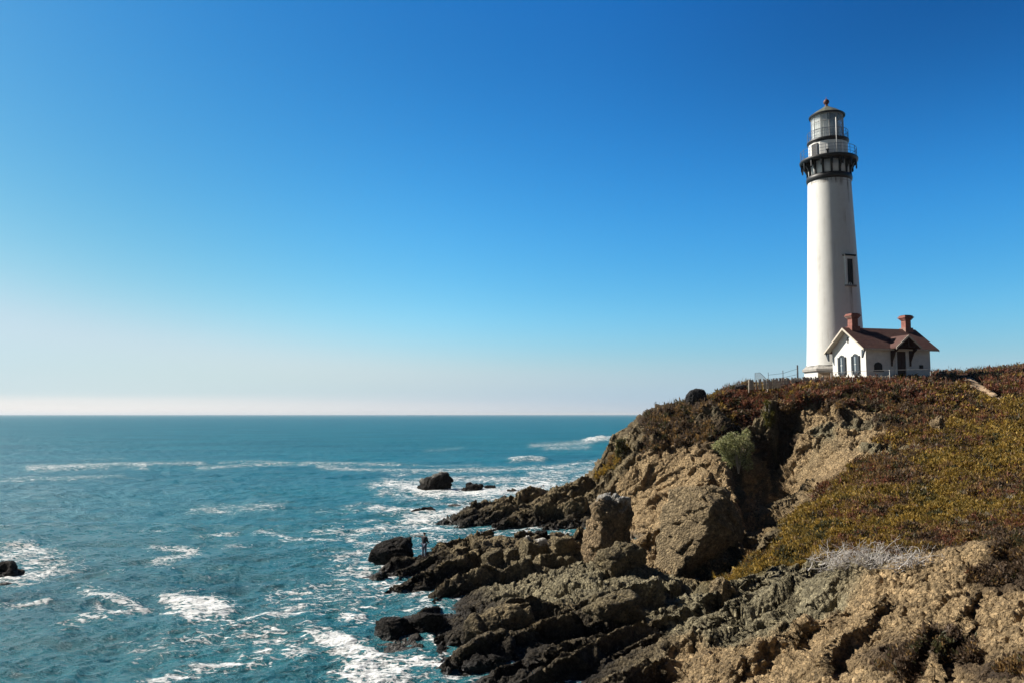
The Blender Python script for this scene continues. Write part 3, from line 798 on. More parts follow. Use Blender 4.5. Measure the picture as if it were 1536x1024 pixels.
# ------------------------------------------------------------------ finding the ground
_gp = GP.reshape(-1, 3)
_gpx, _gpy = proj(_gp[:, 0], _gp[:, 1], _gp[:, 2])
def pick(px, py, tol=2.5):
    """the visible ground point seen at photo pixel (px, py)"""
    for k in (1, 2, 4, 8):
        m = (np.abs(_gpx - px) < tol * k) & (np.abs(_gpy - py) < tol * k)
        if m.any():
            c = _gp[m]; d = c[:, 1]
            near = c[d < d.min() + 1.0]
            return near.mean(0)
    return np.array(at(px, py, 60))
def ground_z(x, y):
    d = (_gp[:, 0] - x) ** 2 + (_gp[:, 1] - y) ** 2
    i = np.argpartition(d, 6)[:6]
    return float(_gp[i, 2].mean())

# ------------------------------------------------------------------ materials for the buildings
def tower_white():
    t = NT("painted_brick_tower")
    pos = t.coord()
    mp = t.n('ShaderNodeMapping'); mp.inputs['Scale'].default_value = (3.0, 3.0, 0.12); t.l(pos, mp.inputs[0])
    streak = t.ramp(t.noise(1.0, 6, 0.65, mp.outputs[0]), [(0.52, 0.0), (0.74, 1.0)])
    blotch = t.ramp(t.noise(0.5, 4, 0.6), [(0.42, 0.0), (0.70, 1.0)])
    f = t.math('MULTIPLY', streak, blotch)
    c = t.mix(t.math('MULTIPLY', f, 0.8), (0.83, 0.815, 0.765), (0.44, 0.37, 0.28))
    c = t.mix(t.ramp(t.noise(1.7, 6, 0.7), [(0.45, 0.0), (0.8, 0.35)]), c, (0.66, 0.64, 0.58))
    # rust and algae that run down from the iron gallery and the window, a few narrow tracks
    rust = t.attr("stain")
    rn = t.math('MULTIPLY', rust, t.ramp(t.noise(2.4, 5, 0.7, mp.outputs[0]), [(0.40, 0.25), (0.62, 1.0)]))
    c = t.mix(rn, c, (0.13, 0.085, 0.05))
    br = t.n('ShaderNodeTexBrick'); br.inputs['Scale'].default_value = 1.0
    h = t.math('ADD', t.noise(7, 4), t.math('MULTIPLY', t.noise(0.9, 3), 1.5))
    return t.set(Base_Color=c, Roughness=0.62, Normal=t.bump(h, 0.35, 0.04))
M_TOWER = tower_white()
M_WHITE = simple_mat("white_paint", (0.82, 0.805, 0.755), 0.6, 0.10, 2.0, 0.15, 25)
M_IRON = simple_mat("black_iron", (0.009, 0.009, 0.010), 0.5, 0.4, 4.0, 0.2, 20)
M_RAIL = simple_mat("grey_blue_rail", (0.10, 0.13, 0.18), 0.5, 0.2, 4.0)
M_LROOF = simple_mat("weathered_copper_roof", (0.135, 0.145, 0.115), 0.6, 0.35, 3.0, 0.2, 15)
M_RED = simple_mat("rusty_red", (0.13, 0.042, 0.030), 0.6, 0.35, 6.0)
M_STONE = simple_mat("grey_stone_cornice", (0.33, 0.31, 0.28), 0.8, 0.3, 3.0, 0.3, 12)
M_DARK = simple_mat("dark_opening", (0.012, 0.012, 0.014), 0.6, 0.2)
M_SHUT = simple_mat("dark_slate_shutter", (0.035, 0.045, 0.058), 0.55, 0.2, 5.0)
M_DOOR = simple_mat("dark_brown_door", (0.045, 0.018, 0.014), 0.6, 0.3, 5.0)
M_SOFFIT = simple_mat("cream_trim", (0.62, 0.56, 0.46), 0.65, 0.15, 4.0)
M_WOOD = simple_mat("weathered_wood", (0.52, 0.46, 0.37), 0.85, 0.35, 6.0, 0.3, 30)
M_RUSTDOOR = simple_mat("rust_stained_boards", (0.38, 0.27, 0.17), 0.75, 0.5, 2.5)
M_STEEL = simple_mat("galvanised_pipe", (0.45, 0.45, 0.44), 0.45, 0.15, 8.0)
M_PIPEW = simple_mat("white_pipe", (0.75, 0.74, 0.70), 0.5, 0.1, 8.0)

def brick_mat():
    t = NT("red_chimney_brick")
    b = t.n('ShaderNodeTexBrick'); b.inputs['Scale'].default_value = 4.5
    b.inputs['Color1'].default_value = (0.34, 0.13, 0.10, 1); b.inputs['Color2'].default_value = (0.24, 0.085, 0.065, 1)
    b.inputs['Mortar'].default_value = (0.36, 0.27, 0.22, 1); b.inputs['Mortar Size'].default_value = 0.012
    tc = t.n('ShaderNodeTexCoord'); mp = t.n('ShaderNodeMapping'); mp.inputs['Rotation'].default_value = (PI / 2, 0, 0)
    t.l(tc.outputs['Object'], mp.inputs[0]); t.l(mp.outputs[0], b.inputs[0])
    c = t.mix(1.0, b.outputs[0], t.ramp(t.noise(3, 4), [(0.3, 0.75), (0.7, 1.2)]), 'MULTIPLY')
    return t.set(Base_Color=c, Roughness=0.85)
M_BRICK = brick_mat()

def shingle_mat():
    t = NT("dark_red_shingles")
    tc = t.n('ShaderNodeTexCoord').outputs['Object']
    mp = t.n('ShaderNodeMapping'); mp.inputs['Scale'].default_value = (5, 5, 9); t.l(tc, mp.inputs[0])
    cell = t.voro(1.0, 'F1', 'Color', mp.outputs[0])
    s = t.n('ShaderNodeSeparateColor'); t.l(cell, s.inputs[0])
    c = t.mix(s.outputs[0], (0.060, 0.020, 0.017), (0.105, 0.042, 0.032))
    c = t.mix(t.ramp(t.noise(0.9, 5, 0.65), [(0.40, 0.0), (0.75, 0.6)]), c, (0.10, 0.062, 0.05))
    w = t.n('ShaderNodeTexWave'); w.bands_direction = 'Z'; w.wave_profile = 'SAW'; w.inputs['Scale'].default_value = 1.6; t.l(tc, w.inputs[0])
    return t.set(Base_Color=c, Roughness=0.8, Normal=t.bump(t.math('ADD', w.outputs['Fac'], s.outputs[1]), 0.5, 0.03))
M_SHING = shingle_mat()

def glass_mat(name, tint=(0.99, 1.0, 1.0), mixf=0.94):
    t = NT(name)
    tr = t.n('ShaderNodeBsdfTransparent'); tr.inputs[0].default_value = (*tint, 1)
    gl = t.n('ShaderNodeBsdfGlossy'); gl.inputs['Roughness'].default_value = 0.04; gl.inputs[0].default_value = (0.9, 0.95, 1, 1)
    mx = t.n('ShaderNodeMixShader'); mx.inputs[0].default_value = 1 - mixf
    t.l(tr.outputs[0], mx.inputs[1]); t.l(gl.outputs[0], mx.inputs[2])
    # pale diffuse and translucent share that whitens the panes
    df = t.n('ShaderNodeBsdfDiffuse'); df.inputs[0].default_value = (0.80, 0.82, 0.82, 1); tl = t.n('ShaderNodeBsdfTranslucent'); tl.inputs[0].default_value = (0.8, 0.82, 0.82, 1)
    ad = t.n('ShaderNodeMixShader'); t.l(df.outputs[0], ad.inputs[1]); t.l(tl.outputs[0], ad.inputs[2])
    m2 = t.n('ShaderNodeMixShader'); m2.inputs[0].default_value = 0.22
    t.l(mx.outputs[0], m2.inputs[1]); t.l(ad.outputs[0], m2.inputs[2]); t.l(m2.outputs[0], t.out.inputs[0])
    return t.m
M_MULL = simple_mat("pale_grey_glazing_bar", (0.36, 0.36, 0.35), 0.5, 0.2, 4.0)
M_GLASS = glass_mat("lantern_glass")
tw = NT("window_pane"); M_PANE = tw.set(Base_Color=(0.08, 0.13, 0.17), Roughness=0.08, Specular_IOR_Level=0.8)
M_CURTAIN = simple_mat("white_curtain", (0.86, 0.85, 0.80), 0.8, 0.12, 4)
M_LENS = simple_mat("lens_glass_prisms", (0.72, 0.82, 0.82), 0.15, 0.2, 5)

# ------------------------------------------------------------------ lighthouse
YT = 103.0
TX, TY, TZ = at(1255, 574, YT)
def hz(py): return at(1250, py, YT)[2] - TZ
def rm(px_r, py):
    z = hz(py) + TZ
    return 0.923 * px_r * (YT * CP + (z - CAM_Z) * SP) / F
ANG_CAM = math.atan2(-TY, -TX)          # from the tower towards the camera
ANG_SUN = math.atan2(SUN_H.y, SUN_H.x)

def ring_rail(r, z0, h, n, name, parent, mat, rails=3):
    bm = NB()
    for i in range(n):
        a = 2 * PI * (i + 0.5) / n
        add_tube(bm, [(r * math.cos(a), r * math.sin(a), z0), (r * math.cos(a), r * math.sin(a), z0 + h)], 0.032, 5)
    for k in range(rails):
        zz = z0 + h * (k + 1) / rails
        pts = [(r * math.cos(2 * PI * j / 48), r * math.sin(2 * PI * j / 48), zz) for j in range(49)]
        add_tube(bm, pts, 0.030 if k == rails - 1 else 0.02, 5, cap=False)
    return obj(name, bm, mat, parent)

def make_lighthouse():
    L = thing("lighthouse", "tall tapered white lighthouse tower with a black iron gallery and glazed lantern room", "lighthouse", (TX, TY, TZ))
    # tower shaft, dense enough to carry stain attributes
    seg, rows = 128, 220
    z0, z1 = hz(549), hz(274)
    r0, r1 = rm(45, 549), rm(33, 274)
    V = []; S = []
    aw = ANG_CAM + math.radians(40)
    for j in range(rows + 1):
        t = j / rows; z = z0 + (z1 - z0) * t
        r = r0 + (r1 - r0) * (t ** 0.92)
        for i in range(seg):
            a = 2 * PI * i / seg
            V.append((r * math.cos(a), r * math.sin(a), z))
            da = (a - ANG_CAM + PI) % (2 * PI) - PI
            s = 0.0
            drop = z1 - z
            # drips under the iron ring
            for (ad, ln, w) in ((0.95, 3.4, 0.05), (0.55, 1.2, 0.10), (0.25, 0.9, 0.2), (-0.2, 0.7, 0.25), (1.3, 1.6, 0.08), (-0.9, 0.8, 0.1)):
                s = max(s, math.exp(-((da - ad) / w) ** 2) * max(0.0, 1 - drop / ln) ** 0.6)
            dw = (a - aw + PI) % (2 * PI) - PI
            dz = hz(434) - z
            if dz > 0: s = max(s, math.exp(-(dw / 0.05) ** 2) * max(0.0, 1 - dz / 5.0))
            if 0.25 < drop < 0.42: s = max(s, 0.55 + 0.4 * math.sin(a * 9) * math.sin(a * 23))
            S.append(min(1.0, s * 1.5))
    Fc = [(j * seg + i, j * seg + (i + 1) % seg, (j + 1) * seg + (i + 1) % seg, (j + 1) * seg + i) for j in range(rows) for i in range(seg)]
    mesh_np("tower", V, Fc, M_TOWER, L, True, {"stain": np.array(S)})
    bm = NB()
    rp = rm(49.5, 560)
    def oct_(bm, prof):
        add_lathe(bm, prof, 8)
        for v in bm.verts: v.co = Matrix.Rotation(ANG_CAM - 0.59, 4, 'Z') @ v.co
    oct_(bm, [(rp, -1.5), (rp, hz(558))])
    obj("plinth", bm, M_WHITE, L)
    bm = NB()
    oct_(bm, [(rp + 0.02, hz(558)), (rp + 0.25, hz(557)), (rp + 0.25, hz(554)), (rm(47.5, 550), hz(550)), (rm(47, 548), hz(548.6)), (r0 - 0.1, hz(547.5))])
    obj("cornice", bm, M_STONE, L)
    # rust-stained boarded doors in the plinth
    rq = rp * math.cos(PI / 8)
    for k, da in enumerate((-0.36, -0.04)):
        a = ANG_CAM + da
        M = Matrix.Rotation(ANG_CAM - 0.59 + PI / 8, 4, 'Z') @ Matrix.Translation((rq, -0.72 + 1.42 * k, 0))
        bm = NB(); add_box(bm, -0.35, 0.06, -0.69, 0.69, -0.6, hz(559), M)
        for q in range(5): add_box(bm, 0.06, 0.085, -0.67 + q * 0.27, -0.42 + q * 0.27, -0.55, hz(559) - 0.05, M)
        obj("door", bm, M_RUSTDOOR, L)
    # window with hood, surround and sill
    zw0, zw1 = hz(433), hz(395)
    rw = r0 + (r1 - r0) * ((zw0 + zw1) / 2 - z0) / (z1 - z0)
    M = Matrix.Translation((rw * math.cos(aw), rw * math.sin(aw), 0)) @ Matrix.Rotation(aw, 4, 'Z')
    bm = NB()
    add_box(bm, -0.5, 0.16, -0.72, -0.46, zw0, zw1, M); add_box(bm, -0.5, 0.12, 0.46, 0.72, zw0, zw1, M)
    add_box(bm, -0.6, 0.12, -0.72, 0.72, zw1, zw1 + 0.35, M)
    w = obj("tower_window", bm, M_WHITE, L)
    bm = NB(); add_box(bm, -0.5, 0.26, -0.86, 0.86, zw1 + 0.353, zw1 + 0.55, M); obj("hood", bm, M_IRON, w)
    bm = NB(); add_box(bm, -0.6, 0.24, -0.8, 0.8, zw0 - 0.22, zw0 - 0.003, M); obj("sill", bm, M_STONE, w)
    bm = NB(); add_box(bm, -0.5, 0.02, -0.457, 0.457, zw0, zw1 - 0.003, M)
    add_box(bm, 0.02, 0.06, -0.04, 0.04, zw0 + 0.002, zw1 - 0.005, M); add_box(bm, 0.02, 0.055, -0.45, 0.45, (zw0 + zw1) / 2, (zw0 + zw1) / 2 + 0.07, M)
    obj("pane", bm, M_DARK, w)
    # iron ring at the head of the shaft
    rr = rm(34.6, 270)
    bm = NB(); add_lathe(bm, [(r1 - 0.1, hz(275.5)), (rr, hz(274)), (rr + 0.06, hz(270)), (rr, hz(266.5)), (rm(32.5, 266), hz(265.5))], 72); obj("ring_band", bm, M_IRON, L, True)
    rb = rm(32, 256)
    bm = NB(); add_lathe(bm, [(rb, hz(267)), (rb, hz(246.5))], 48); obj("watch_room", bm, M_WHITE, L, True)
    rg = rm(44, 243)
    nbk = 16
    zt = hz(247)
    for i in range(nbk):
        a = 2 * PI * (i + 0.35) / nbk
        M = Matrix.Translation((0, 0, 0)) @ Matrix.Rotation(a, 4, 'Z')
        bm = NB()
        zb = hz(266)
        prof = [(rb - 0.05, zb), (rb + 0.20, zb), (rb + 0.22, zb + 0.55), (rb + 0.5, zt - 0.55), (rg - 0.28, zt - 0.30), (rg - 0.26, zt - 0.75), (rg - 0.18, zt - 0.9), (rg - 0.10, zt - 0.75), (rg - 0.08, zt), (rb - 0.05, zt)]
        add_prism(bm, prof, 0.16, M @ Matrix.Translation((0, -0.08, 0)))
        add_box(bm, rb - 0.02, rb + 0.08, -0.13, 0.13, zb + 0.003, zt - 0.01, M)
        obj("bracket", bm, M_IRON, L)
    bm = NB(); add_lathe(bm, [(rb + 0.02, zt), (rg - 0.25, zt), (rg + 0.02, zt + 0.12), (rg + 0.06, hz(242.5)), (rg, hz(241.5)), (rb - 0.3, hz(241.4))], 72); obj("main_gallery", bm, M_IRON, L, True)
    ring_rail(rg - 0.12, hz(241.5), 1.25, 20, "main_railing", L, M_RAIL)
    rd = rm(30, 230)
    zd1 = hz(218.5)
    bm = NB(); add_lathe(bm, [(rd, hz(242)), (rd, zd1)], 16); obj("drum", bm, M_WHITE, L)
    for da in (-0.72,):
        a = ANG_CAM + da
        M = Matrix.Rotation(a, 4, 'Z')
        bm = NB(); add_box(bm, rd - 0.3, rd + 0.05, -0.48, 0.48, hz(241.4), hz(220.5), M); obj("drum_door", bm, M_DARK, L)
    a = ANG_CAM - 0.02
    M = Matrix.Rotation(a, 4, 'Z')
    bm = NB(); add_box(bm, rg - 0.75, rg - 0.45, -0.13, 0.13, hz(241.4), hz(241.4) + 0.55, M); add_box(bm, rg - 0.8, rg - 0.4, -0.18, 0.18, hz(241.4) + 0.553, hz(241.4) + 0.65, M); obj("vent", bm, M_IRON, L)
    ru = rm(32, 215)
    zu = hz(213)
    bm = NB(); add_lathe(bm, [(rd - 0.05, zd1), (ru - 0.35, zd1 + 0.05), (ru, zd1 + 0.22), (ru, zu - 0.03), (ru - 0.1, zu)], 72); obj("upper_gallery", bm, M_IRON, L, True)
    ring_rail(ru - 0.08, zu, 1.15, 18, "upper_railing", L, M_RAIL)
    # slim white mast on the main gallery
    a = ANG_CAM + 0.33
    bm = NB(); q = rg - 0.3; add_tube(bm, [(q * math.cos(a), q * math.sin(a), hz(241)), (q * math.cos(a), q * math.sin(a), hz(190))], 0.065, 8); obj("mast", bm, M_PIPEW, L, True)
    # lantern room: mullions, panes, lens, curtain
    rl = rm(24.3, 195); zl1 = hz(176)
    nm = 12
    bm = NB()
    for i in range(nm):
        a = 2 * PI * (i + 0.5) / nm
        add_tube(bm, [(rl * math.cos(a), rl * math.sin(a), zu), (rl * math.cos(a), rl * math.sin(a), zl1)], 0.055, 6)
    for z in (zu + 0.06, zu + (zl1 - zu) * 0.40, zu + (zl1 - zu) * 0.70, zl1 - 0.05):
        pts = [(rl * math.cos(2 * PI * (j + 0.5) / nm), rl * math.sin(2 * PI * (j + 0.5) / nm), z) for j in range(nm + 1)]
        add_tube(bm, pts, 0.045, 6, cap=False)
    lr = obj("lantern_room", bm, M_MULL, L)
    for i in range(nm):
        a0 = 2 * PI * (i + 0.5) / nm; a1 = 2 * PI * (i + 1.5) / nm
        bm = NB(); rr_ = rl - 0.02
        M = Matrix.Rotation((a0 + a1) / 2, 4, 'Z')
        hw = rl * math.sin(PI / nm) - 0.05; ap = rl * math.cos(PI / nm)
        add_box(bm, ap - 0.012, ap + 0.012, -hw, hw, zu + 0.1, zl1 - 0.09, M)
        obj("pane", bm, M_GLASS, lr)
    bm = NB(); add_lathe(bm, [(0.5, zu), (0.6, zu + 0.6), (1.5, zu + 0.7), (1.62, zu + 1.6), (1.5, zu + 2.4), (0.9, zu + 2.8), (0.2, zu + 3.1)], 32); obj("lens", bm, M_LENS, lr, True)
    bm = NB()
    a0, a1 = ANG_CAM - 2.2, ANG_CAM + 0.02
    n = 60; ra = rl - 0.22
    prev = None
    for i in range(n + 1):
        a = a0 + (a1 - a0) * i / n; r = ra + 0.04 * math.sin(i * 1.7)
        p = (bm.verts.new((r * math.cos(a), r * math.sin(a), zu + 0.05)), bm.verts.new((r * math.cos(a), r * math.sin(a), zl1 - 0.05)),
             bm.verts.new(((r - 0.03) * math.cos(a), (r - 0.03) * math.sin(a), zu + 0.05)), bm.verts.new(((r - 0.03) * math.cos(a), (r - 0.03) * math.sin(a), zl1 - 0.05)))
        if prev:
            bm.faces.new((prev[0], p[0], p[1], prev[1])); bm.faces.new((prev[2], prev[3], p[3], p[2]))
        prev = p
    obj("curtain", bm, M_CURTAIN, lr, True)
    re_ = rm(27.6, 175)
    bm = NB()
    add_lathe(bm, [(rl - 0.1, zl1 - 0.02), (re_, zl1 - 0.10), (re_ + 0.03, zl1 + 0.06), (re_ - 0.05, zl1 + 0.16)], 48)
    obj("roof_rim", bm, M_IRON, L)
    za = hz(160.5)
    bm = NB()
    n8 = 12
    add_lathe(bm, [(re_ - 0.06, zl1 + 0.163), (re_ * 0.62, zl1 + (za - zl1) * 0.52), (re_ * 0.30, zl1 + (za - zl1) * 0.82), (0.30, za)], n8)
    rf = obj("lantern_roof", bm, M_LROOF, L)
    bm = NB()
    rball = rm(4.6, 153); zc = hz(153.5)
    prof = [(0.26, za - 0.06), (0.20, za + 0.12), (0.16, zc - rball * 0.95)]
    for k in range(1, 12):
        th = -PI / 2 + PI * k / 12; prof.append((rball * math.cos(th), zc + rball * math.sin(th)))
    prof += [(0.05, zc + rball), (0.02, zc + rball + 0.35)]
    add_lathe(bm, prof, 24); obj("ball_finial", bm, M_RED, rf, True)
make_lighthouse()

# ------------------------------------------------------------------ keeper's house
HR = math.radians(14)
HO = at(1300, 570, 90.6)
HZ0 = 14.75
WD, LN = 6.0, 8.7
EAVE = 4.0; SL = 0.73; RH = EAVE + SL * WD / 2
def make_house():
    H = thing("cottage", "small white gabled cottage with dark red roof and two brick chimneys beside the lighthouse", "house", (HO[0], HO[1], HZ0), HR)
    # walls as one shell: pentagon prism
    bm = NB()
    M = Matrix(((0, 1, 0, 0), (1, 0, 0, 0), (0, 0, 1, 0), (0, 0, 0, 1)))   # prism profile (y', z) extruded along x'
    add_prism(bm, [(0, -1.5), (WD, -1.5), (WD, EAVE), (WD / 2, RH), (0, EAVE)], LN, M)
    obj("wall", bm, M_WHITE, H)
    bm = NB(); add_box(bm, -0.06, LN + 0.06, -0.06, WD + 0.06, -1.6, 0.28); obj("foundation", bm, M_WHITE, H)
    # main roof: two slabs
    bm = NB(); oh, gl = 0.62, 0.72; th = 0.16
    e = -oh; ze = EAVE - SL * oh
    prof = [(e, ze + 0.02), (WD / 2, RH + 0.02), (WD + oh, ze + 0.02), (WD + oh, ze + 0.02 + th), (WD / 2, RH + 0.02 + th * 1.25), (e, ze + 0.02 + th)]
    add_prism(bm, prof, LN + 2 * gl, Matrix.Translation((-gl, 0, 0)) @ M)
    R = obj("roof", bm, M_SHING, H)
    # cream soffit boards and barge boards under the overhanging verge
    for x in (-gl - 0.045, LN + gl):
        bm = NB()
        prof = [(e - 0.02, ze - 0.10), (WD / 2, RH - 0.08), (WD + oh + 0.02, ze - 0.10), (WD + oh + 0.02, ze + 0.14), (WD / 2, RH + 0.17), (e - 0.02, ze + 0.14)]
        add_prism(bm, prof, 0.042, Matrix.Translation((x, 0, 0)) @ M)
        obj("barge_board", bm, M_SOFFIT, R)
    for x in (-gl, LN + 0.003):
        bm = NB()
        prof = [(e, ze - 0.03), (WD / 2, RH - 0.03), (WD + oh, ze - 0.03), (WD + oh, ze + 0.016), (WD / 2, RH + 0.016), (e, ze + 0.016)]
        add_prism(bm, prof, gl - 0.003, Matrix.Translation((x, 0, 0)) @ M)
        obj("soffit", bm, M_SOFFIT, R)
    bm = NB(); add_box(bm, -gl, LN + gl, e - 0.04, e - 0.003, ze - 0.03, ze + 0.15); obj("fascia", bm, M_SOFFIT, R)
    # chimneys with corbelled caps
    for (cx, w) in ((0.75, 0.98), (8.15, 0.92)):
        bm = NB(); h = w / 2; y = WD / 2; zt = RH + 1.85
        add_box(bm, cx - h - .08, cx + h + .08, y - h - .08, y + h + .08, RH - 0.9, RH + 0.35)
        add_box(bm, cx - h * .82, cx + h * .82, y - h * .82, y + h * .82, RH + 0.352, zt - 0.55)
        for k in range(3):
            g = h * .82 + 0.09 * (k + 1); add_box(bm, cx - g, cx + g, y - g, y + g, zt - 0.55 + k * 0.13 + 0.002, zt - 0.55 + (k + 1) * 0.13)
        g = h * .82 + 0.17; add_box(bm, cx - g, cx + g, y - g, y + g, zt - 0.158, zt)
        c = obj("chimney", bm, M_BRICK, R)
        bm = NB(); add_box(bm, cx - g + .14, cx + g - .14, y - g + .14, y + g - .14, zt + 0.002, zt + 0.06); obj("flue", bm, M_DARK, c)
    # knee brackets under the eaves at the gable corners
    def knee(bm, M2):
        add_prism(bm, [(0, 0), (0.10, 0.02), (0.55, 0.78), (0.55, 0.92), (0.0, 0.92)], 0.12, M2)
        return bm
    for y, s in ((0.0, -1), (WD, 1)):
        bm = NB()
        M2 = Matrix.Translation((-gl + 0.06, y, EAVE - 1.35)) @ Matrix(((0, 1, 0, 0), (s, 0, 0, 0), (0, 0, 1, 0), (0, 0, 0, 1)))
        add_prism(bm, [(0, 0), (0.09, 0), (0.40, 0.62), (0.50, 0.82), (0.50, 0.95), (0.0, 0.95)], 0.16, M2 @ Matrix.Translation((0.012, 0.1, 0)))
        obj("eave_bracket", bm, M_SHUT, H)
    # gable windows with shutters (the wall faces -x')
    for y in (1.72, 4.18):
        bm = NB(); add_box(bm, -0.10, 0.02, y - 0.36, y + 0.36, 1.05, 3.0); 
        add_prism(bm, [(y - 0.44, 3.003), (y + 0.44, 3.003), (y + 0.30, 3.16), (y, 3.26), (y - 0.30, 3.16)], 0.16, Matrix.Translation((-0.13, 0, 0)) @ M)
        w = obj("window", bm, M_SHUT, H)
        bm = NB(); add_box(bm, -0.125, -0.103, y - 0.17, y + 0.17, 1.15, 2.93)
        obj("pane", bm, M_PANE, w)
        bm = NB(); add_box(bm, -0.14, -0.127, y - 0.025, y + 0.025, 1.15, 2.93); add_box(bm, -0.139, -0.127, y - 0.17, y - 0.027, 2.0, 2.05); add_box(bm, -0.139, -0.127, y + 0.027, y + 0.17, 2.0, 2.05); obj("glazing_bar", bm, M_WHITE, w)
        for s in (-1, 1):
            bm = NB(); ya, yb = sorted((y + s * 0.37, y + s * 0.70)); add_box(bm, -0.14, -0.003, ya, yb, 1.0, 3.0)
            for k in range(9): add_box(bm, -0.165, -0.142, ya + 0.05, yb - 0.05, 1.1 + k * 0.21, 1.23 + k * 0.21)
            obj("shutter", bm, M_SHUT, w)
        bm = NB(); add_box(bm, -0.2, -0.003, y - 0.5, y + 0.5, 0.86, 0.985); obj("sill", bm, M_SHUT, w)
    bm = NB(); y = WD / 2; add_box(bm, -0.05, -0.003, y - 0.07, y + 0.07, 4.55, 5.25); add_box(bm, -0.052, -0.0035, y - 0.19, y + 0.19, 4.85, 5.0); obj("gable_vent", bm, M_DARK, H)
    for y in (1.2, 4.7):
        bm = NB(); add_box(bm, -0.12, -0.062, y - 0.22, y + 0.22, 0.02, 0.2); obj("foundation_vent", bm, M_DARK, H)
    # front wall (faces -y'): arched low window, porch, door, vent
    bm = NB(); prof = [(1.05, 1.25), (2.1, 1.25), (2.1, 1.85), (1.95, 2.08), (1.575, 2.2), (1.2, 2.08), (1.05, 1.85)]
    add_prism(bm, prof, 0.07, Matrix.Translation((0, -0.073, 0)))
    w = obj("arched_window", bm, M_DARK, H)
    bm = NB(); add_box(bm, 0.95, 2.2, -0.2, -0.003, 1.12, 1.245); obj("sill", bm, M_SHUT, w)
    bm = NB(); add_box(bm, 7.15, 7.65, -0.06, -0.003, 1.55, 1.95); obj("wall_vent", bm, M_DARK, H)
    px0, px1, pc = 2.95, 6.35, 4.65; py0 = -1.45
    hw = (px1 - px0) / 2
    zE, zA = 3.72, 5.08
    bm = NB()
    prof = [(px0, zE), (pc, zA), (px1, zE), (px1, zE + 0.14), (pc, zA + 0.17), (px0, zE + 0.14)]
    add_prism(bm, prof, 1.45 + 1.6, Matrix.Translation((0, py0, 0)))
    P = obj("porch_roof", bm, M_SHING, H)
    bm = NB()
    prof = [(px0 - 0.02, zE - 0.12), (pc, zA - 0.10), (px1 + 0.02, zE - 0.12), (px1 + 0.02, zE + 0.12), (pc, zA + 0.15), (px0 - 0.02, zE + 0.12)]
    add_prism(bm, prof, 0.05, Matrix.Translation((0, py0 - 0.053, 0)))
    obj("barge_board", bm, M_SOFFIT, P)
    bm = NB()
    add_tube(bm, [(pc - 0.9, py0 + 0.1, zE + 0.15), (pc, py0 + 0.1, zE + 0.2), (pc + 0.9, py0 + 0.1, zE + 0.15)], 0.07, 6)
    add_tube(bm, [(pc, py0 + 0.1, zE + 0.1), (pc, py0 + 0.1, zA - 0.1)], 0.07, 6)
    obj("gable_truss", bm, M_DOOR, P)
    for x in (px0 + 0.45, px1 - 0.45):
        bm = NB()
        M2 = Matrix.Translation((x + 0.08, 0, 0)) @ Matrix(((0, -1, 0, 0), (-1, 0, 0, 0), (0, 0, 1, 0), (0, 0, 0, 1)))
        add_prism(bm, [(0.003, 1.75), (0.13, 1.75), (0.16, 2.3), (0.7, 3.3), (1.15, 3.55), (1.15, 3.72), (0.003, 3.72)], 0.16, M2)
        obj("porch_bracket", bm, M_DOOR, P)
    bm = NB()
    add_box(bm, pc - 0.78, pc - 0.60, -0.16, -0.003, 0.29, 3.45); add_box(bm, pc + 0.60, pc + 0.98, -0.16, -0.003, 0.29, 3.45); add_box(bm, pc - 0.78, pc + 0.98, -0.165, -0.003, 3.453, 3.65)
    D = obj("door_frame", bm, M_WHITE, H)
    bm = NB(); add_box(bm, pc - 0.597, pc + 0.597, -0.07, -0.003, 0.3, 3.45)
    for (a, b, c, d) in ((-.48, -.06, .5, 1.4), (.06, .48, .5, 1.4), (-.48, -.06, 1.6, 2.9), (.06, .48, 1.6, 2.9)): add_box(bm, pc + a, pc + b, -0.095, -0.073, c, d)
    obj("door", bm, M_DOOR, D)
    bm = NB(); add_box(bm, pc - 0.9, pc + 1.1, -1.2, -0.063, -0.5, 0.1); add_box(bm, pc - 0.7, pc + 0.9, -0.8, -0.064, 0.103, 0.26); obj("doorstep", bm, M_STONE, H)
make_house()

# ------------------------------------------------------------------ fences on the bluff
def picket_fence(a, b, n, hgt, label, miss, group=None, seed=1):
    rnd = random.Random(seed)
    A = np.array(a); B = np.array(b)
    F_ = thing("picket_fence", label, "fence", tuple(A)); 
    if group: F_["group"] = group
    d = B - A; L = math.hypot(d[0], d[1]); ang = math.atan2(d[1], d[0])
    F_.rotation_euler = (0, 0, ang)
    slope = d[2] / L
    bm = NB()
    for i in range(n):
        if rnd.random() < miss: continue
        x = L * (i + 0.5) / n; h = hgt * rnd.uniform(0.84, 1.08); lean = rnd.uniform(-0.05, 0.05); w = L / n * 0.40
        z = slope * x
        M = Matrix.Translation((x, 0, z)) @ Matrix.Rotation(lean, 4, 'Y')
        add_prism(bm, [(-w, -0.3), (w, -0.3), (w, h - 0.08), (0, h), (-w, h - 0.08)], 0.025, M)
    obj("pickets", bm, M_WOOD, F_).name = "picket_panel"
    for z in (0.25, 0.62):
        bm = NB(); add_tube(bm, [(0, 0.05, z * hgt), (L, 0.05, z * hgt + slope * L)], 0.035, 4); obj("rail", bm, M_WOOD, F_)
    for i in range(5):
        x = L * i / 4
        bm = NB(); add_box(bm, x - 0.055, x + 0.055, 0.085, 0.195, slope * x - 0.6, slope * x + hgt * 1.02); obj("post", bm, M_WOOD, F_)
    return F_
picket_fence(at(1124, 580, 90), at(1236, 574.5, 90), 48, 0.86, "long weathered grey picket fence with gaps along the bluff edge left of the lighthouse", 0.08)
picket_fence(at(1302, 570.5, 88.5), at(1345, 569.5, 88.5), 20, 0.55, "short low picket fence half buried in plants below the cottage front wall", 0.1, seed=4)

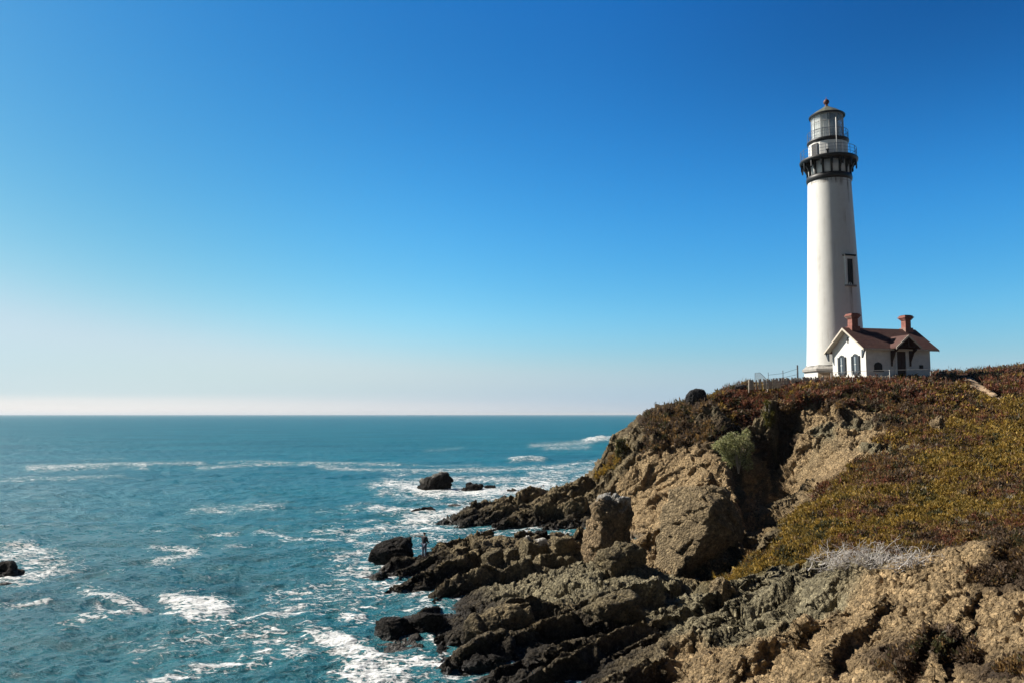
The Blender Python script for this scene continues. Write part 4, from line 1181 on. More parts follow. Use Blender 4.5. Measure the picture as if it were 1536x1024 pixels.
def post(parent, p, h, r, mat, name="post"):
    bm = NB(); add_tube(bm, [(p[0], p[1], p[2] - 0.5), (p[0], p[1], p[2] + h)], r, 8); return obj(name, bm, mat, parent, True)
def wire_fence(label, posts, hts, rads, mat, wires, wr=0.018, name="wire_fence"):
    o = np.array(posts[0]); f = thing(name, label, "fence", tuple(o))
    P = [np.array(p) - o for p in posts]
    for p, h, r in zip(P, hts, rads): post(f, p, h, r, mat)
    for fr in wires:
        bm = NB(); add_tube(bm, [tuple(p + np.array([0, 0.03 + r, h * fr])) for p, h, r in zip(P, hts, rads)], wr, 5); obj("wire", bm, mat, f)
    return f
wire_fence("thin wire fence ending at a stout dark post, behind the long picket fence", [at(1153, 580, 95), at(1175, 579, 95), at(1197, 578, 95)],
           [1.75, 1.9, 2.45], [0.03, 0.045, 0.10], M_SHUT, [0.55, 0.82])
wire_fence("white pipe railing across the gable and front wall of the cottage", [at(1247, 574, 88.2), at(1279, 573, 88), at(1335, 571, 88.2), at(1396, 568, 88.8)],
           [1.15, 1.25, 1.25, 1.1], [0.022, 0.022, 0.03, 0.022], M_PIPEW, [0.98], 0.026, "pipe_railing")
wire_fence("sagging wire fence running from the cottage towards the hilltop on the right", [at(1398, 566, 94), at(1420, 564, 96), at(1452, 561, 99)],
           [1.0, 0.75, 0.45], [0.02, 0.035, 0.03], M_SHUT, [0.95, 0.55], 0.016)
def mesh_panel():
    o = at(1132, 579, 94)
    t = thing("mesh_screen", "leaning grey mesh screen standing behind the left end of the picket fence", "screen", o)
    k = 94 / F
    pts = [(0, 0, 0), (1.2 * k, 0, 20 * k), (9 * k, 0.1, 20.5 * k), (20 * k, 0.2, 10 * k), (24 * k, 0.2, 0)]
    bm = NB(); add_tube(bm, pts, 0.03, 5); obj("frame", bm, M_SHUT, t)
    bm = NB()
    def top(x):
        xs = [p[0] for p in pts[1:]]; zs = [p[2] for p in pts[1:]]
        return float(np.interp(x, xs, zs))
    for i in range(22):
        x = pts[1][0] + (pts[4][0] - pts[1][0]) * i / 22
        add_tube(bm, [(x, 0.08, 0.0), (x, 0.08, top(x))], 0.012, 4)
    for j in range(12):
        z = 1.6 * j / 12
        xm = max([x for x in np.linspace(pts[1][0], pts[4][0], 60) if top(x) >= z] + [pts[1][0] + 0.05])
        add_tube(bm, [(pts[1][0], 0.081, z), (xm, 0.081, z)], 0.012, 4)
    obj("netting", bm, M_STEEL, t)
mesh_panel()

# footpath on the hilltop, a worn strip draped over the ground
def make_path():
    pl = [(1444, 565), (1455, 570), (1464, 577), (1472, 584), (1484, 591), (1496, 594)]
    c = [pick(a, b) for a, b in pl]
    t = np.linspace(0, len(c) - 1, 60); c = np.array(c)
    ctr = np.stack([np.interp(t, range(len(c)), c[:, i]) for i in range(3)], 1)
    k = np.ones(9) / 9
    for i in range(2): ctr[4:-4, i] = np.convolve(ctr[:, i], k, 'valid')
    V = []; n = 9
    for j, p in enumerate(ctr):
        q = ctr[min(j + 1, 59)] - ctr[max(j - 1, 0)]; nx, ny = -q[1], q[0]; l = math.hypot(nx, ny) + 1e-6
        w = 0.85 + 0.25 * math.sin(j * 0.5) + 0.2 * math.sin(j * 1.3)
        for i in range(n):
            s = (i / (n - 1) - 0.5) * 2 * w
            x, y = p[0] + nx / l * s, p[1] + ny / l * s
            V.append((x, y, ground_z(x, y) + 0.10 - 0.04 * abs(s)))
    Fc = [(j * n + i, j * n + i + 1, (j + 1) * n + i + 1, (j + 1) * n + i) for j in range(59) for i in range(n - 1)]
    o = mesh_np("path", V, Fc, simple_mat("worn_sand", (0.48, 0.34, 0.21), 0.9, 0.3, 4, 0.4, 20), None, True)
    tag(o, kind="structure")
make_path()
# ------------------------------------------------------------------ loose rocks, ledges and reefs
def ico(sub):
    bm = NB(); bmesh.ops.create_icosphere(bm, subdivisions=sub, radius=1.0)
    V = np.array([v.co[:] for v in bm.verts], np.float32); Fc = np.array([[v.index for v in f.verts] for f in bm.faces], np.int32)
    bm.free(); return V, Fc
_ICO = {5: ico(5), 6: ico(6)}

def rock(name, label, cat, bbox, Y=None, depth=0.8, yaw=None, seed=0, tone='shore', round_=0.35, rough=1.0, sub=5, sink=0.30, group=None, tilt=(0, 0), cap=None, lift=0.0, boxy=False):
    """bbox = photo (left, right, top, bottom); Y = distance of its front foot; built at real size there"""
    l, r, t, b = bbox
    cx = (l + r) / 2
    if Y is None: Y = sea_at(cx, b, 0.0)[1]
    base = at(cx, b, Y); top = at(cx, t, Y)
    w = (r - l) / F * Y; h = top[2] - base[2]
    d = w * depth
    c = np.array([at(cx, b, Y + d * 0.45)[0], Y + d * 0.45, base[2]])
    rng = np.random.default_rng(seed + 500)
    D, Fc = _ICO[sub]
    # convex faceted hull: soft minimum over random cutting planes
    n = 16
    nn = rng.normal(size=(n, 3)); nn /= np.linalg.norm(nn, axis=1, keepdims=True)
    nn = np.concatenate([nn, [[0, 0, 1], [1, 0, 0.1], [-1, 0, 0.1], [0, 1, 0.1], [0, -1, 0.15]]])
    off = np.concatenate([rng.uniform(0.72, 1.08, n), [0.97, 0.98, 0.98, 0.98, 0.98]])
    if boxy:
        nn = np.concatenate([nn[:12], nn[16:]]); off = np.concatenate([rng.uniform(0.80, 1.05, 12), [0.82, 0.74, 0.74, 0.74, 0.74]])
    dots = D @ nn.T
    rad = np.where(dots > 0.05, off[None] / np.maximum(dots, 0.05), 9.0)
    k = 10.0 + 16 * (1 - round_)
    R = -np.log(np.exp(-k * rad).sum(1)) / k
    R = R * (1 - 0.6 * round_) + 0.6 * round_ * 0.92
    P = D * R[:, None]
    sc = np.array([w * 0.52, d * 0.52, h * (1 + sink) * 0.52])
    P = P * sc
    Mr = Matrix.Rotation(tilt[0], 3, 'X') @ Matrix.Rotation(tilt[1], 3, 'Y')
    yw = STRIKE * 0 if yaw is None else yaw
    Mr = Matrix.Rotation(yw, 3, 'Z') @ Mr
    P = P @ np.array(Mr).T
    # fit height after tilting
    zmin, zmax = P[:, 2].min(), P[:, 2].max()
    P[:, 2] = (P[:, 2] - zmax) / (zmax - zmin) * h * (1 + sink) + h + lift
    W_ = P + c
    N = D.copy()
    x, y, z = W_[:, 0], W_[:, 1], W_[:, 2]
    s = min(1.0, max(0.25, (w + h) / 4))
    o1, e1, cid = facets(x * 0.75 / s, y * 0.75 / s, z * 1.0 / s, seed + 3)
    o2, e2, gid = facets(x * 1.9 / s, y * 1.9 / s, z * 2.2 / s, seed + 7)
    p1, p2, pid = worley(x * 5.5, y * 5.5, z * 5.5, 15)
    disp = rough * s * (o1 * 0.42 - (1 - sstep(0, 0.10, e1)) * 0.14 + o2 * 0.13 - (1 - sstep(0, 0.12, e2)) * 0.05
                        + 0.10 * fbm(x * 0.9, y * 0.9, z * 1.2, 4, seed) + 0.07 * fbm(x * 3, y * 3, z * 3, 4, seed + 9)) + rough * (0.3 - p1) * 0.09
    q = x * math.sin(STRIKE) - y * math.cos(STRIKE) + z * 0.7
    disp += rough * s * 0.03 * np.sin(q * 5.5 / s + 2 * fbm(x * .5, y * .5, z * .5, 2, seed))
    W_ = W_ + N * disp[:, None]
    mott = fbm(x * 1.6, y * 1.6, z * 1.6, 5, seed + 77)
    if tone == 'shore':
        base_c = np.array([0.028, 0.023, 0.018]); dryc = np.array([0.195, 0.150, 0.080])
        dry = sstep(0.5, 2.0, z + mott * 0.8)
        col = base_c + dry[:, None] * dryc
    elif tone == 'reef':
        col = np.tile(np.array([0.022, 0.018, 0.015]), (len(x), 1))
    elif tone == 'olive':
        wet = sstep(1.6, 0.3, z + mott)
        col = np.array([0.185, 0.148, 0.086]) * (1 - 0.7 * wet[:, None])
    elif tone == 'tan':
        col = np.tile(np.array([0.27, 0.195, 0.112]), (len(x), 1))
    elif tone == 'buff':
        col = np.tile(np.array([0.265, 0.200, 0.115]), (len(x), 1))
    else:
        col = np.tile(np.array([0.045, 0.043, 0.045]), (len(x), 1))
    col = col * (1 + 0.55 * mott)[:, None] * (0.76 + 0.48 * pid)[:, None]
    if cap:      # pale guano or lichen on the crown
        hh = (W_[:, 2] - c[2]) / max(h, 0.1)
        m = sstep(cap[0], cap[0] + 0.12, hh + 0.25 * mott + cap[2] * (W_[:, 0] - c[0]) / w) * sstep(-0.15, 0.15, D[:, 2])
        col = col * (1 - m[:, None]) + np.array([0.46, 0.44, 0.40]) * cap[1] * m[:, None]
    o = mesh_np(name, W_ - c, Fc, M_GROUND, None, True, {"albedo": np.clip(col, 0.008, 0.8), "rocky": np.ones(len(x)), "wet": 1 - sstep(0.1, 0.7, W_[:, 2] + 0.4 * mott)}, loc=tuple(c))
    return tag(o, label, cat, group)

R_ = math.radians
# reefs standing in the water
rock("sea_rock", "largest dark rock standing in surf offshore, white streak on its crown", "rock", (626, 682, 709, 738), None, 0.7, 0.3, 1, 'reef', 0.1, 1.6, sink=0.5, tilt=(0, R_(-24)), cap=(0.80, 0.7, -0.5))
rock("sea_rock", "low dark rock in the surf just right of the largest offshore rock", "rock", (692, 727, 727, 739), None, 0.6, 0.2, 2, 'reef', 0.15, 1.5, sink=0.8)
rock("sea_rock", "small flat rock in surf, rightmost of the offshore cluster", "rock", (724, 744, 727, 735), None, 0.6, 0, 3, 'reef', 0.4, 0.8, sink=0.8)
rock("sea_rock", "tiny wet rock at the foot of the largest offshore rock", "rock", (660, 675, 735, 740), None, 0.7, 0, 4, 'reef', 0.4, 0.6, sink=0.9)
rock("sea_rock", "long low black rock awash between the offshore cluster and the reef tip", "rock", (610, 651, 761, 772), None, 0.45, 0.1, 5, 'reef', 0.25, 0.8, sink=0.8, tilt=(0, R_(-7)))
rock("sea_rock", "small thin rock awash off the tip of the far reef", "rock", (670, 692, 756, 761), None, 0.5, 0, 6, 'reef', 0.4, 0.6, sink=0.9)
rock("sea_rock", "dark rock cut by the left edge of the picture, ringed with foam", "rock", (-34, 34, 846, 874), None, 0.6, 0, 7, 'reef', 0.3, 0.9, sink=0.7)
rock("sea_rock", "flat rock shelf barely above water, in front of the rock at the left picture edge", "rock", (-20, 20, 874, 884), None, 0.5, 0, 8, 'reef', 0.4, 0.6, sink=0.9)
rock("shore_rock", "barnacled round rock in the water, left one of the close pair", "rock", (563, 624, 929, 968), None, 0.8, 0.3, 9, 'reef', 0.5, 0.9, 5, sink=0.6)
rock("shore_rock", "barnacled rock in the water, right one of the close pair beside the shore", "rock", (610, 668, 922, 963), None, 0.8, 0.2, 10, 'reef', 0.45, 0.9, sink=0.6)
rock("shore_rock", "flat kelp-brown rock awash below the big dark boulder at the point", "rock", (540, 604, 861, 869), None, 0.4, 0.15, 11, 'reef', 0.3, 0.6, sink=0.9)
rock("shore_rock", "small rounded rock at the water's edge under the long ledges", "rock", (614, 644, 888, 904), None, 0.8, 0, 12, 'shore', 0.4, 0.8, sink=0.7)
rock("shore_rock", "dark rock awash at the bottom edge of the picture", "rock", (690, 762, 988, 1016), None, 0.6, 0.3, 13, 'reef', 0.5, 0.9, sink=0.8)
rock("shore_rock", "small dark rock awash below the steep wet bank at the bottom", "rock", (795, 838, 1012, 1036), None, 0.7, 0.3, 14, 'reef', 0.4, 0.8, sink=0.8)
# the point where the person stands
rock("boulder", "big smooth dark boulder at the seaward end of the point, left of the person", "boulder", (554, 624, 811, 852), None, 0.75, 0.25, 15, 'reef', 0.35, 0.7, sink=0.5)
rock("boulder", "upright pale-backed slab leaning among the boulders, left of its twin", "boulder", (722, 766, 824, 874), 50.5, 0.6, 0.62, 21, 'olive', 0.2, 0.7, tilt=(0, R_(-20)), boxy=True)
rock("boulder", "upright slab leaning right of the pale-backed one, dark on its right side", "boulder", (748, 788, 822, 866), 51.5, 0.6, 0.62, 22, 'olive', 0.25, 0.7, tilt=(0, R_(-12)), boxy=True)
rock("boulder", "boulder with a bright white patch on its top, mid shelf", "boulder", (772, 830, 810, 860), 53.0, 0.7, 0.62, 23, 'olive', 0.25, 0.7, cap=(0.93, 1.5, 0.45), boxy=True)
rock("boulder", "dark rounded boulder in shade left of the tall boulder's foot", "boulder", (826, 882, 806, 862), 52.5, 0.8, 0.2, 24, 'shore', 0.45, 0.8)
rock("boulder", "small dark block on the rim of the tide pool", "boulder", (800, 822, 796, 812), 64, 0.8, 0.2, 25, 'reef', 0.3, 0.7)
# the tall boulder and its neighbours
rock("boulder", "tallest boulder on the shelf, tan with a pale top block, before the cliff", "boulder", (866, 956, 744, 864), 51.5, 0.62, 0.68, 26, 'tan', 0.12, 0.9, 6, tilt=(0, R_(7)), cap=(0.86, 0.9, 0.2), boxy=True)
rock("boulder", "wedge-shaped boulder below the tallest boulder, pale along its upper edge", "boulder", (884, 978, 818, 872), 48.0, 0.6, 0.6, 27, 'olive', 0.15, 0.8, tilt=(R_(10), R_(-14)), boxy=True)
rock("rock_slab", "overhanging slab with deep black shade beneath, low on the right of the shelf", "rock", (866, 974, 892, 948), 39.5, 0.6, 0.5, 29, 'olive', 0.15, 0.7, tilt=(R_(16), R_(-8)), boxy=True)
rock("boulder", "round-backed boulder near the bottom water, lit on its left shoulder", "boulder", (686, 800, 914, 980), 37.3, 0.7, 0.6, 30, 'shore', 0.4, 0.7, 6, tilt=(R_(6), R_(-10)))
rock("boulder", "small pale rock lodged among dark ledges right of the bottom water", "boulder", (742, 768, 922, 938), 39.8, 0.6, 0.7, 34, 'tan', 0.2, 0.6, tilt=(0, R_(-20)))
# buttress blocks of the cliff
rock("rock_buttress", "big lit block at the foot of the cliff buttress beside the dark cleft", "rock", (1004, 1112, 736, 868), 51.5, 1.25, 0.60, 35, 'buff', 0.1, 1.0, 6, tilt=(R_(-4), R_(8)), boxy=True)
rock("boulder", "tan boulder bedded in the grey bank under the buttress", "boulder", (1062, 1104, 868, 900), 40.5, 0.8, 0.4, 38, 'buff', 0.3, 0.9)
rock("boulder", "tan nub of rock poking from the plants, upper left cliff", "boulder", (974, 994, 650, 668), 82.0, 0.8, 0.4, 39, 'tan', 0.3, 0.6)
rock("boulder", "tan rock knob sticking out of the red plants on the upper slope", "boulder", (1398, 1420, 622, 654), 71.5, 0.8, 0.4, 40, 'tan', 0.3, 0.8)
rock("boulder", "large dark rounded boulder perched alone on the headland skyline", "boulder", (1026, 1064, 582, 606), 86.0, 0.8, 0.1, 41, 'grey', 0.95, 0.3, 5, sink=0.3)
rock("boulder", "small dark rock on the skyline at the left end of the picket fence", "boulder", (1102, 1124, 576, 586), 92.0, 0.8, 0.1, 42, 'grey', 0.5, 0.6)
# far reef behind the tide pool

# ------------------------------------------------------------------ plants
def leaf_mat(name, rough=0.6):
    t = NT(name)
    a = t.attr("albedo", 'Color')
    c = t.mix(1.0, a, t.ramp(t.noise(14, 3), [(0.3, 0.75), (0.7, 1.3)]), 'MULTIPLY')
    t.set(Base_Color=c, Roughness=rough, Specular_IOR_Level=0.3)
    tl = t.n('ShaderNodeBsdfTranslucent'); t.l(c, tl.inputs[0])
    mx = t.n('ShaderNodeMixShader'); mx.inputs[0].default_value = 0.35
    t.l(t.bsdf.outputs[0], mx.inputs[1]); t.l(tl.outputs[0], mx.inputs[2]); t.l(mx.outputs[0], t.out.inputs[0])
    return t.m
M_LEAF = leaf_mat("plant_leaves")

def tufts(centers, normals, colors, K, L, Wd, spread=1.0, rng=RNG):
    """K bent blades at every centre; returns verts, quads, colours"""
    n = len(centers)
    d = rng.normal(size=(n, K, 3)).astype(np.float32)
    d /= np.linalg.norm(d, axis=-1, keepdims=True) + 1e-6
    d = d * spread + normals[:, None, :] * 0.9
    d /= np.linalg.norm(d, axis=-1, keepdims=True)
    side = np.cross(d, rng.normal(size=(n, K, 3))); side /= np.linalg.norm(side, axis=-1, keepdims=True) + 1e-6
    ln = L[:, None, None] * rng.uniform(0.6, 1.3, (n, K, 1))
    w = Wd[:, None, None] * rng.uniform(0.7, 1.3, (n, K, 1))
    b = centers[:, None, :] + rng.normal(size=(n, K, 3)) * (L * 0.35)[:, None, None]
    mid = b + d * ln * 0.55
    tip = b + d * ln + normals[:, None, :] * ln * 0.12
    p0 = b; p1 = mid + side * w * 0.5; p2 = tip; p3 = mid - side * w * 0.5
    V = np.stack([p0, p1, p2, p3], 2).reshape(-1, 3)
    Fc = np.arange(len(V)).reshape(-1, 4)
    c = colors[:, None, None, :] * rng.uniform(0.65, 1.4, (n, K, 1, 1))
    c = np.broadcast_to(c, (n, K, 4, 3)).reshape(-1, 3)
    return V, Fc, c

def make_cover():
    W = GW.reshape(-1, 6); N = GN.reshape(-1, 3); P = _gp
    plant = W[:, 2] + W[:, 3] + np.where(P[:, 1] < 46, 0.5, 0.5) * W[:, 5]
    thin = fbm(P[:, 0] * 0.5, P[:, 1] * 0.5, P[:, 2] * 0.5, 4, 401)
    gap = fbm(P[:, 0] * 1.1, P[:, 1] * 1.1, P[:, 2] * 1.1, 3, 441)
    ok = (plant + 0.5 * thin + 0.35 * np.minimum(gap + 0.2, 0) * 3 > 0.42) & (P[:, 2] > 1.5) & (_gpx > 850) & (_gpx < 1680) & (P[:, 1] < 112)
    ok &= ~((_gpx > 1085) & (_gpx < 1200) & (_gpy > 618) & (W[:, 2] + W[:, 3] < 0.75))
    ok &= ~((_gpx < 965) & (W[:, 5] + W[:, 0] > 0.5))
    # leave the trodden path bare
    for (a, b) in ((1444, 565), (1455, 570), (1464, 577), (1472, 584), (1484, 591), (1496, 594)):
        ok &= ~((np.abs(_gpx - a) < 8) & (np.abs(_gpy - b) < 5.5))
    idx = np.nonzero(ok)[0]
    idx = RNG.choice(idx, min(60000, len(idx)), replace=False)
    p = P[idx]; n = N[idx]; w = W[idx]
    x, y, z = p[:, 0], p[:, 1], p[:, 2]
    f = fbm(x * 0.22, y * 0.22, z * 0.22, 4, 411); g = fbm(x * 0.9, y * 0.9, z * 0.9, 3, 421)
    pal = np.array([[0.200, 0.080, 0.046], [0.245, 0.150, 0.058], [0.345, 0.225, 0.045], [0.215, 0.148, 0.032], [0.070, 0.066, 0.026], [0.30, 0.25, 0.18], [0.120, 0.080, 0.050]], np.float32)
    red = w[:, 2]; ol = w[:, 3]; sc = w[:, 5]
    l1, l2, lid = worley(x * 0.85, y * 0.85, z * 0.85, 61)
    u = np.where(RNG.uniform(size=len(idx)) < 0.55, lid, RNG.uniform(size=len(idx)))
    s = 0.07 * (1 - sstep(66, 80, y)) + 0.46 * ol / (red + ol + sc + 1e-6) + 0.62 * f + 0.30 * g + RNG.normal(size=len(idx)) * 0.10
    top = sstep(70, 84, y)
    k = np.where(sc > 0.5, np.where(u < .6, 6, np.where(u < .85, 1, 4)),
        np.where(s < 0.10, np.where(u < .22 + .35 * top, 0, np.where(u < .62, 1, np.where(u < .88, 6, 4))),
        np.where(s < 0.30, np.where(u < .22, 1, np.where(u < .30, 0, np.where(u < .66, 3, np.where(u < .8, 2, 6)))),
                           np.where(u < .46, 2, np.where(u < .82, 3, np.where(u < .93, 4, 1))))))
    k = np.where((g > 0.38) & (u < 0.6), 5, k)
    col = pal[k]
    dist = np.clip(y / 60, 0.6, 1.4)
    L = (0.17 * dist * RNG.uniform(0.6, 1.7, len(idx)) * (1.25 - 0.5 * l1)).astype(np.float32)
    V, Fc, C = tufts(p + n * 0.02, n, col, 9, L, L * 0.42)
    o = mesh_np("ground_cover", V, Fc, M_LEAF, None, False, {"albedo": np.clip(C, 0.005, 0.6)})
    tag(o, "red, brown and olive ice plant carpeting the headland slope below the lighthouse", "ground cover", None, "stuff")
make_cover()

def make_skyline_grass():
    C = []; 
    rnd = random.Random(5)
    for (a, b, n) in ((1072, 1112, 70), (1088, 1108, 40), (985, 1030, 40), (1110, 1128, 20), (1395, 1450, 40), (1450, 1536, 60), (1240, 1300, 30), (1300, 1400, 40)):
        for i in range(n):
            px = rnd.uniform(a, b)
            m = (np.abs(_gpx - px) < 1.2) & (_gp[:, 1] < 110)
            if not m.any(): continue
            j = np.nonzero(m)[0][np.argmin(_gpy[m])]
            q = _gp[j] + np.array([0, -rnd.uniform(0, 1.5), 0]); q[2] = ground_z(q[0], q[1])
            C.append(q)
    C = np.array(C, np.float32); n = len(C)
    up = np.tile(np.array([0.15, 0, 1.6], np.float32), (n, 1))
    col = np.tile(np.array([0.17, 0.12, 0.06], np.float32), (n, 1)) * RNG.uniform(0.5, 1.2, (n, 1))
    L = RNG.uniform(0.25, 0.6, n).astype(np.float32)
    V, Fc, c = tufts(C, up, col, 8, L, np.full(n, 0.035, np.float32), 0.5)
    o = mesh_np("grass", V, Fc, M_LEAF, None, False, {"albedo": c})
    tag(o, "dry wispy grass tufts along the headland skyline", "grass", None, "stuff")
make_skyline_grass()

def shrub(label, px, py, wpx, hpx, pal, n, seed, name="shrub", dens=1.0, Y=None):
    c = pick(px, py + hpx * 0.4) if Y is None else np.array(at(px, py + hpx * 0.4, Y))
    k = c[1] / F
    rng = np.random.default_rng(seed)
    t = thing(name, label, "shrub", tuple(c))
    # woody stems
    rx, rz = wpx * k * 0.5, hpx * k * 0.5
    bm = NB()
    for i in range(9):
        a = rng.uniform(0, 2 * PI); r = rng.uniform(0.3, 0.85)
        tip = (math.cos(a) * rx * r, math.sin(a) * rx * r * 0.6 - 0.1, rz * rng.uniform(0.8, 1.7))
        m = (tip[0] * 0.4, tip[1] * 0.4, tip[2] * 0.6)
        add_tube(bm, [(0, 0, -0.3), m, tip], 0.05, 5, 0.015)
    obj("stem", bm, M_WOOD, t)
    # leaf clumps spread through the crown
    nc = 26
    cl = rng.normal(size=(nc, 3)); cl /= np.linalg.norm(cl, axis=1, keepdims=True); cl *= rng.uniform(0.35, 1.0, (nc, 1)) ** 0.6
    cl *= np.array([rx, rx * 0.65, rz]) * rng.uniform(0.6, 1.2, (nc, 1)); cl[:, 2] += rz * 0.9
    cl[:, 0] -= 0.25 * cl[:, 2] * (rx / rz) - 0.2 * rx; crad = rng.uniform(0.14, 0.36, (nc, 1))
    ids = rng.integers(0, nc, n)
    off = rng.normal(size=(n, 3)); off /= np.linalg.norm(off, axis=1, keepdims=True)
    rad = rng.uniform(0.5, 1.0, (n, 1)) * rx * crad[ids]
    p = cl[ids] + off * rad
    col = np.array(pal, np.float32)[rng.integers(0, len(pal), n)]
    L = np.full(n, 0.17 * k / 0.06, np.float32) * rng.uniform(0.7, 1.2, n)
    V, Fc, C = tufts(p.astype(np.float32), off.astype(np.float32), col, 5, L.astype(np.float32), (L * 0.5).astype(np.float32), 0.8, rng)
    mesh_np("foliage", V, Fc, M_LEAF, t, False, {"albedo": C})
    return t
shrub("pale grey-green shrub growing on the cliff above the dark cleft", 1108, 678, 62, 66, [(0.38, 0.38, 0.17), (0.28, 0.29, 0.12), (0.48, 0.46, 0.26), (0.14, 0.155, 0.07)], 1700, 3, Y=72.0)
shrub("small yellow-green bush hanging in the gully left of the rocky wall", 1153, 622, 16, 40, [(0.13, 0.12, 0.02), (0.09, 0.09, 0.02), (0.16, 0.13, 0.03)], 500, 4)
shrub("small dark green bush on the far left cliff below the rim", 934, 672, 24, 34, [(0.07, 0.075, 0.02), (0.05, 0.05, 0.02), (0.10, 0.08, 0.02)], 500, 5)

def dead_bush(label, px, py, wpx, hpx, n, seed):
    c = pick(px, py + hpx * 0.45); k = c[1] / F
    rnd = random.Random(seed)
    t = thing("dead_bush", label, "dead bush", tuple(c))
    trunk = NB()
    for i in range(3): add_tube(trunk, [(rnd.uniform(-.1, .1), 0, -0.25), (rnd.uniform(-.3, .3), rnd.uniform(-.2, .2), hpx * k * 0.4)], 0.035, 5, 0.02)
    obj("trunk", trunk, M_DEAD, t)
    bm = NB()
    def limb(p, th, ph, L, r, depth):
        pts = [p]; q = Vector(p)
        for s in range(3):
            th += rnd.uniform(-0.45, 0.45); ph += rnd.uniform(-0.4, 0.4)
            q = q + Vector((math.cos(th) * L / 3, math.sin(ph) * L * 0.2, math.sin(th) * L / 3 * 0.85)); pts.append(tuple(q))
        add_tube(bm, pts, r, 4, r * 0.45, cap=False)
        if depth:
            for s in range(rnd.randint(2, 3)):
                limb(pts[rnd.randint(1, 3)], th + rnd.choice((-1, 1)) * rnd.uniform(0.35, 1.1), ph + rnd.uniform(-.8, .8), L * rnd.uniform(0.4, 0.75), r * 0.6, depth - 1)
    add_tube(bm, [(x * wpx * k, 0.02 * math.sin(x * 9), -0.06) for x in np.linspace(-0.75, 0.75, 9)], 0.022, 5)
    for i in range(n):
        cx = max(-0.7, min(0.7, rnd.gauss(0, 0.30))) * wpx * k
        side = rnd.choice((-1, 1))
        th = PI / 2 + side * rnd.uniform(0.1, 1.75)
        limb((cx, rnd.uniform(-0.5, 0.4), rnd.uniform(-0.15, 0.25) * hpx * k), th, rnd.uniform(-1, 1), rnd.uniform(0.3, 0.8) * hpx * k, rnd.uniform(0.013, 0.026), 2)
    obj("branches", bm, M_DEAD, t).name = "branch_tangle"
    return t
M_DEAD = simple_mat("bleached_dead_twigs", (0.60, 0.565, 0.53), 0.8, 0.2, 5)
dead_bush("wide tangle of bleached dead twigs on the bank, left of three", 1258, 836, 70, 32, 48, 1)
dead_bush("dense heap of bleached dead branches in the middle of the bank edge", 1303, 830, 74, 40, 60, 2)
dead_bush("bleached dead branches reaching up to the right, last of three on the bank", 1362, 832, 74, 38, 48, 3)

# ------------------------------------------------------------------ the person on the point
def skin_body(name, pts, edges, rad, mat, parent=None, sub=2):
    me = bpy.data.meshes.new(name); me.from_pydata(pts, edges, [])
    o = bpy.data.objects.new(name, me); COL.objects.link(o)
    m = o.modifiers.new("skin", 'SKIN'); m.use_smooth_shade = True
    for v, r in zip(me.skin_vertices[0].data, rad): v.radius = (r, r) if not hasattr(r, '__len__') else r
    me.skin_vertices[0].data[0].use_root = True
    s = o.modifiers.new("sub", 'SUBSURF'); s.levels = s.render_levels = sub
    dg = bpy.context.evaluated_depsgraph_get()
    me2 = bpy.data.meshes.new_from_object(o.evaluated_get(dg))
    o.modifiers.clear(); o.data = me2
    me2.materials.clear(); me2.materials.append(mat); me2.name = name
    if parent is not None: o.parent = parent
    return o

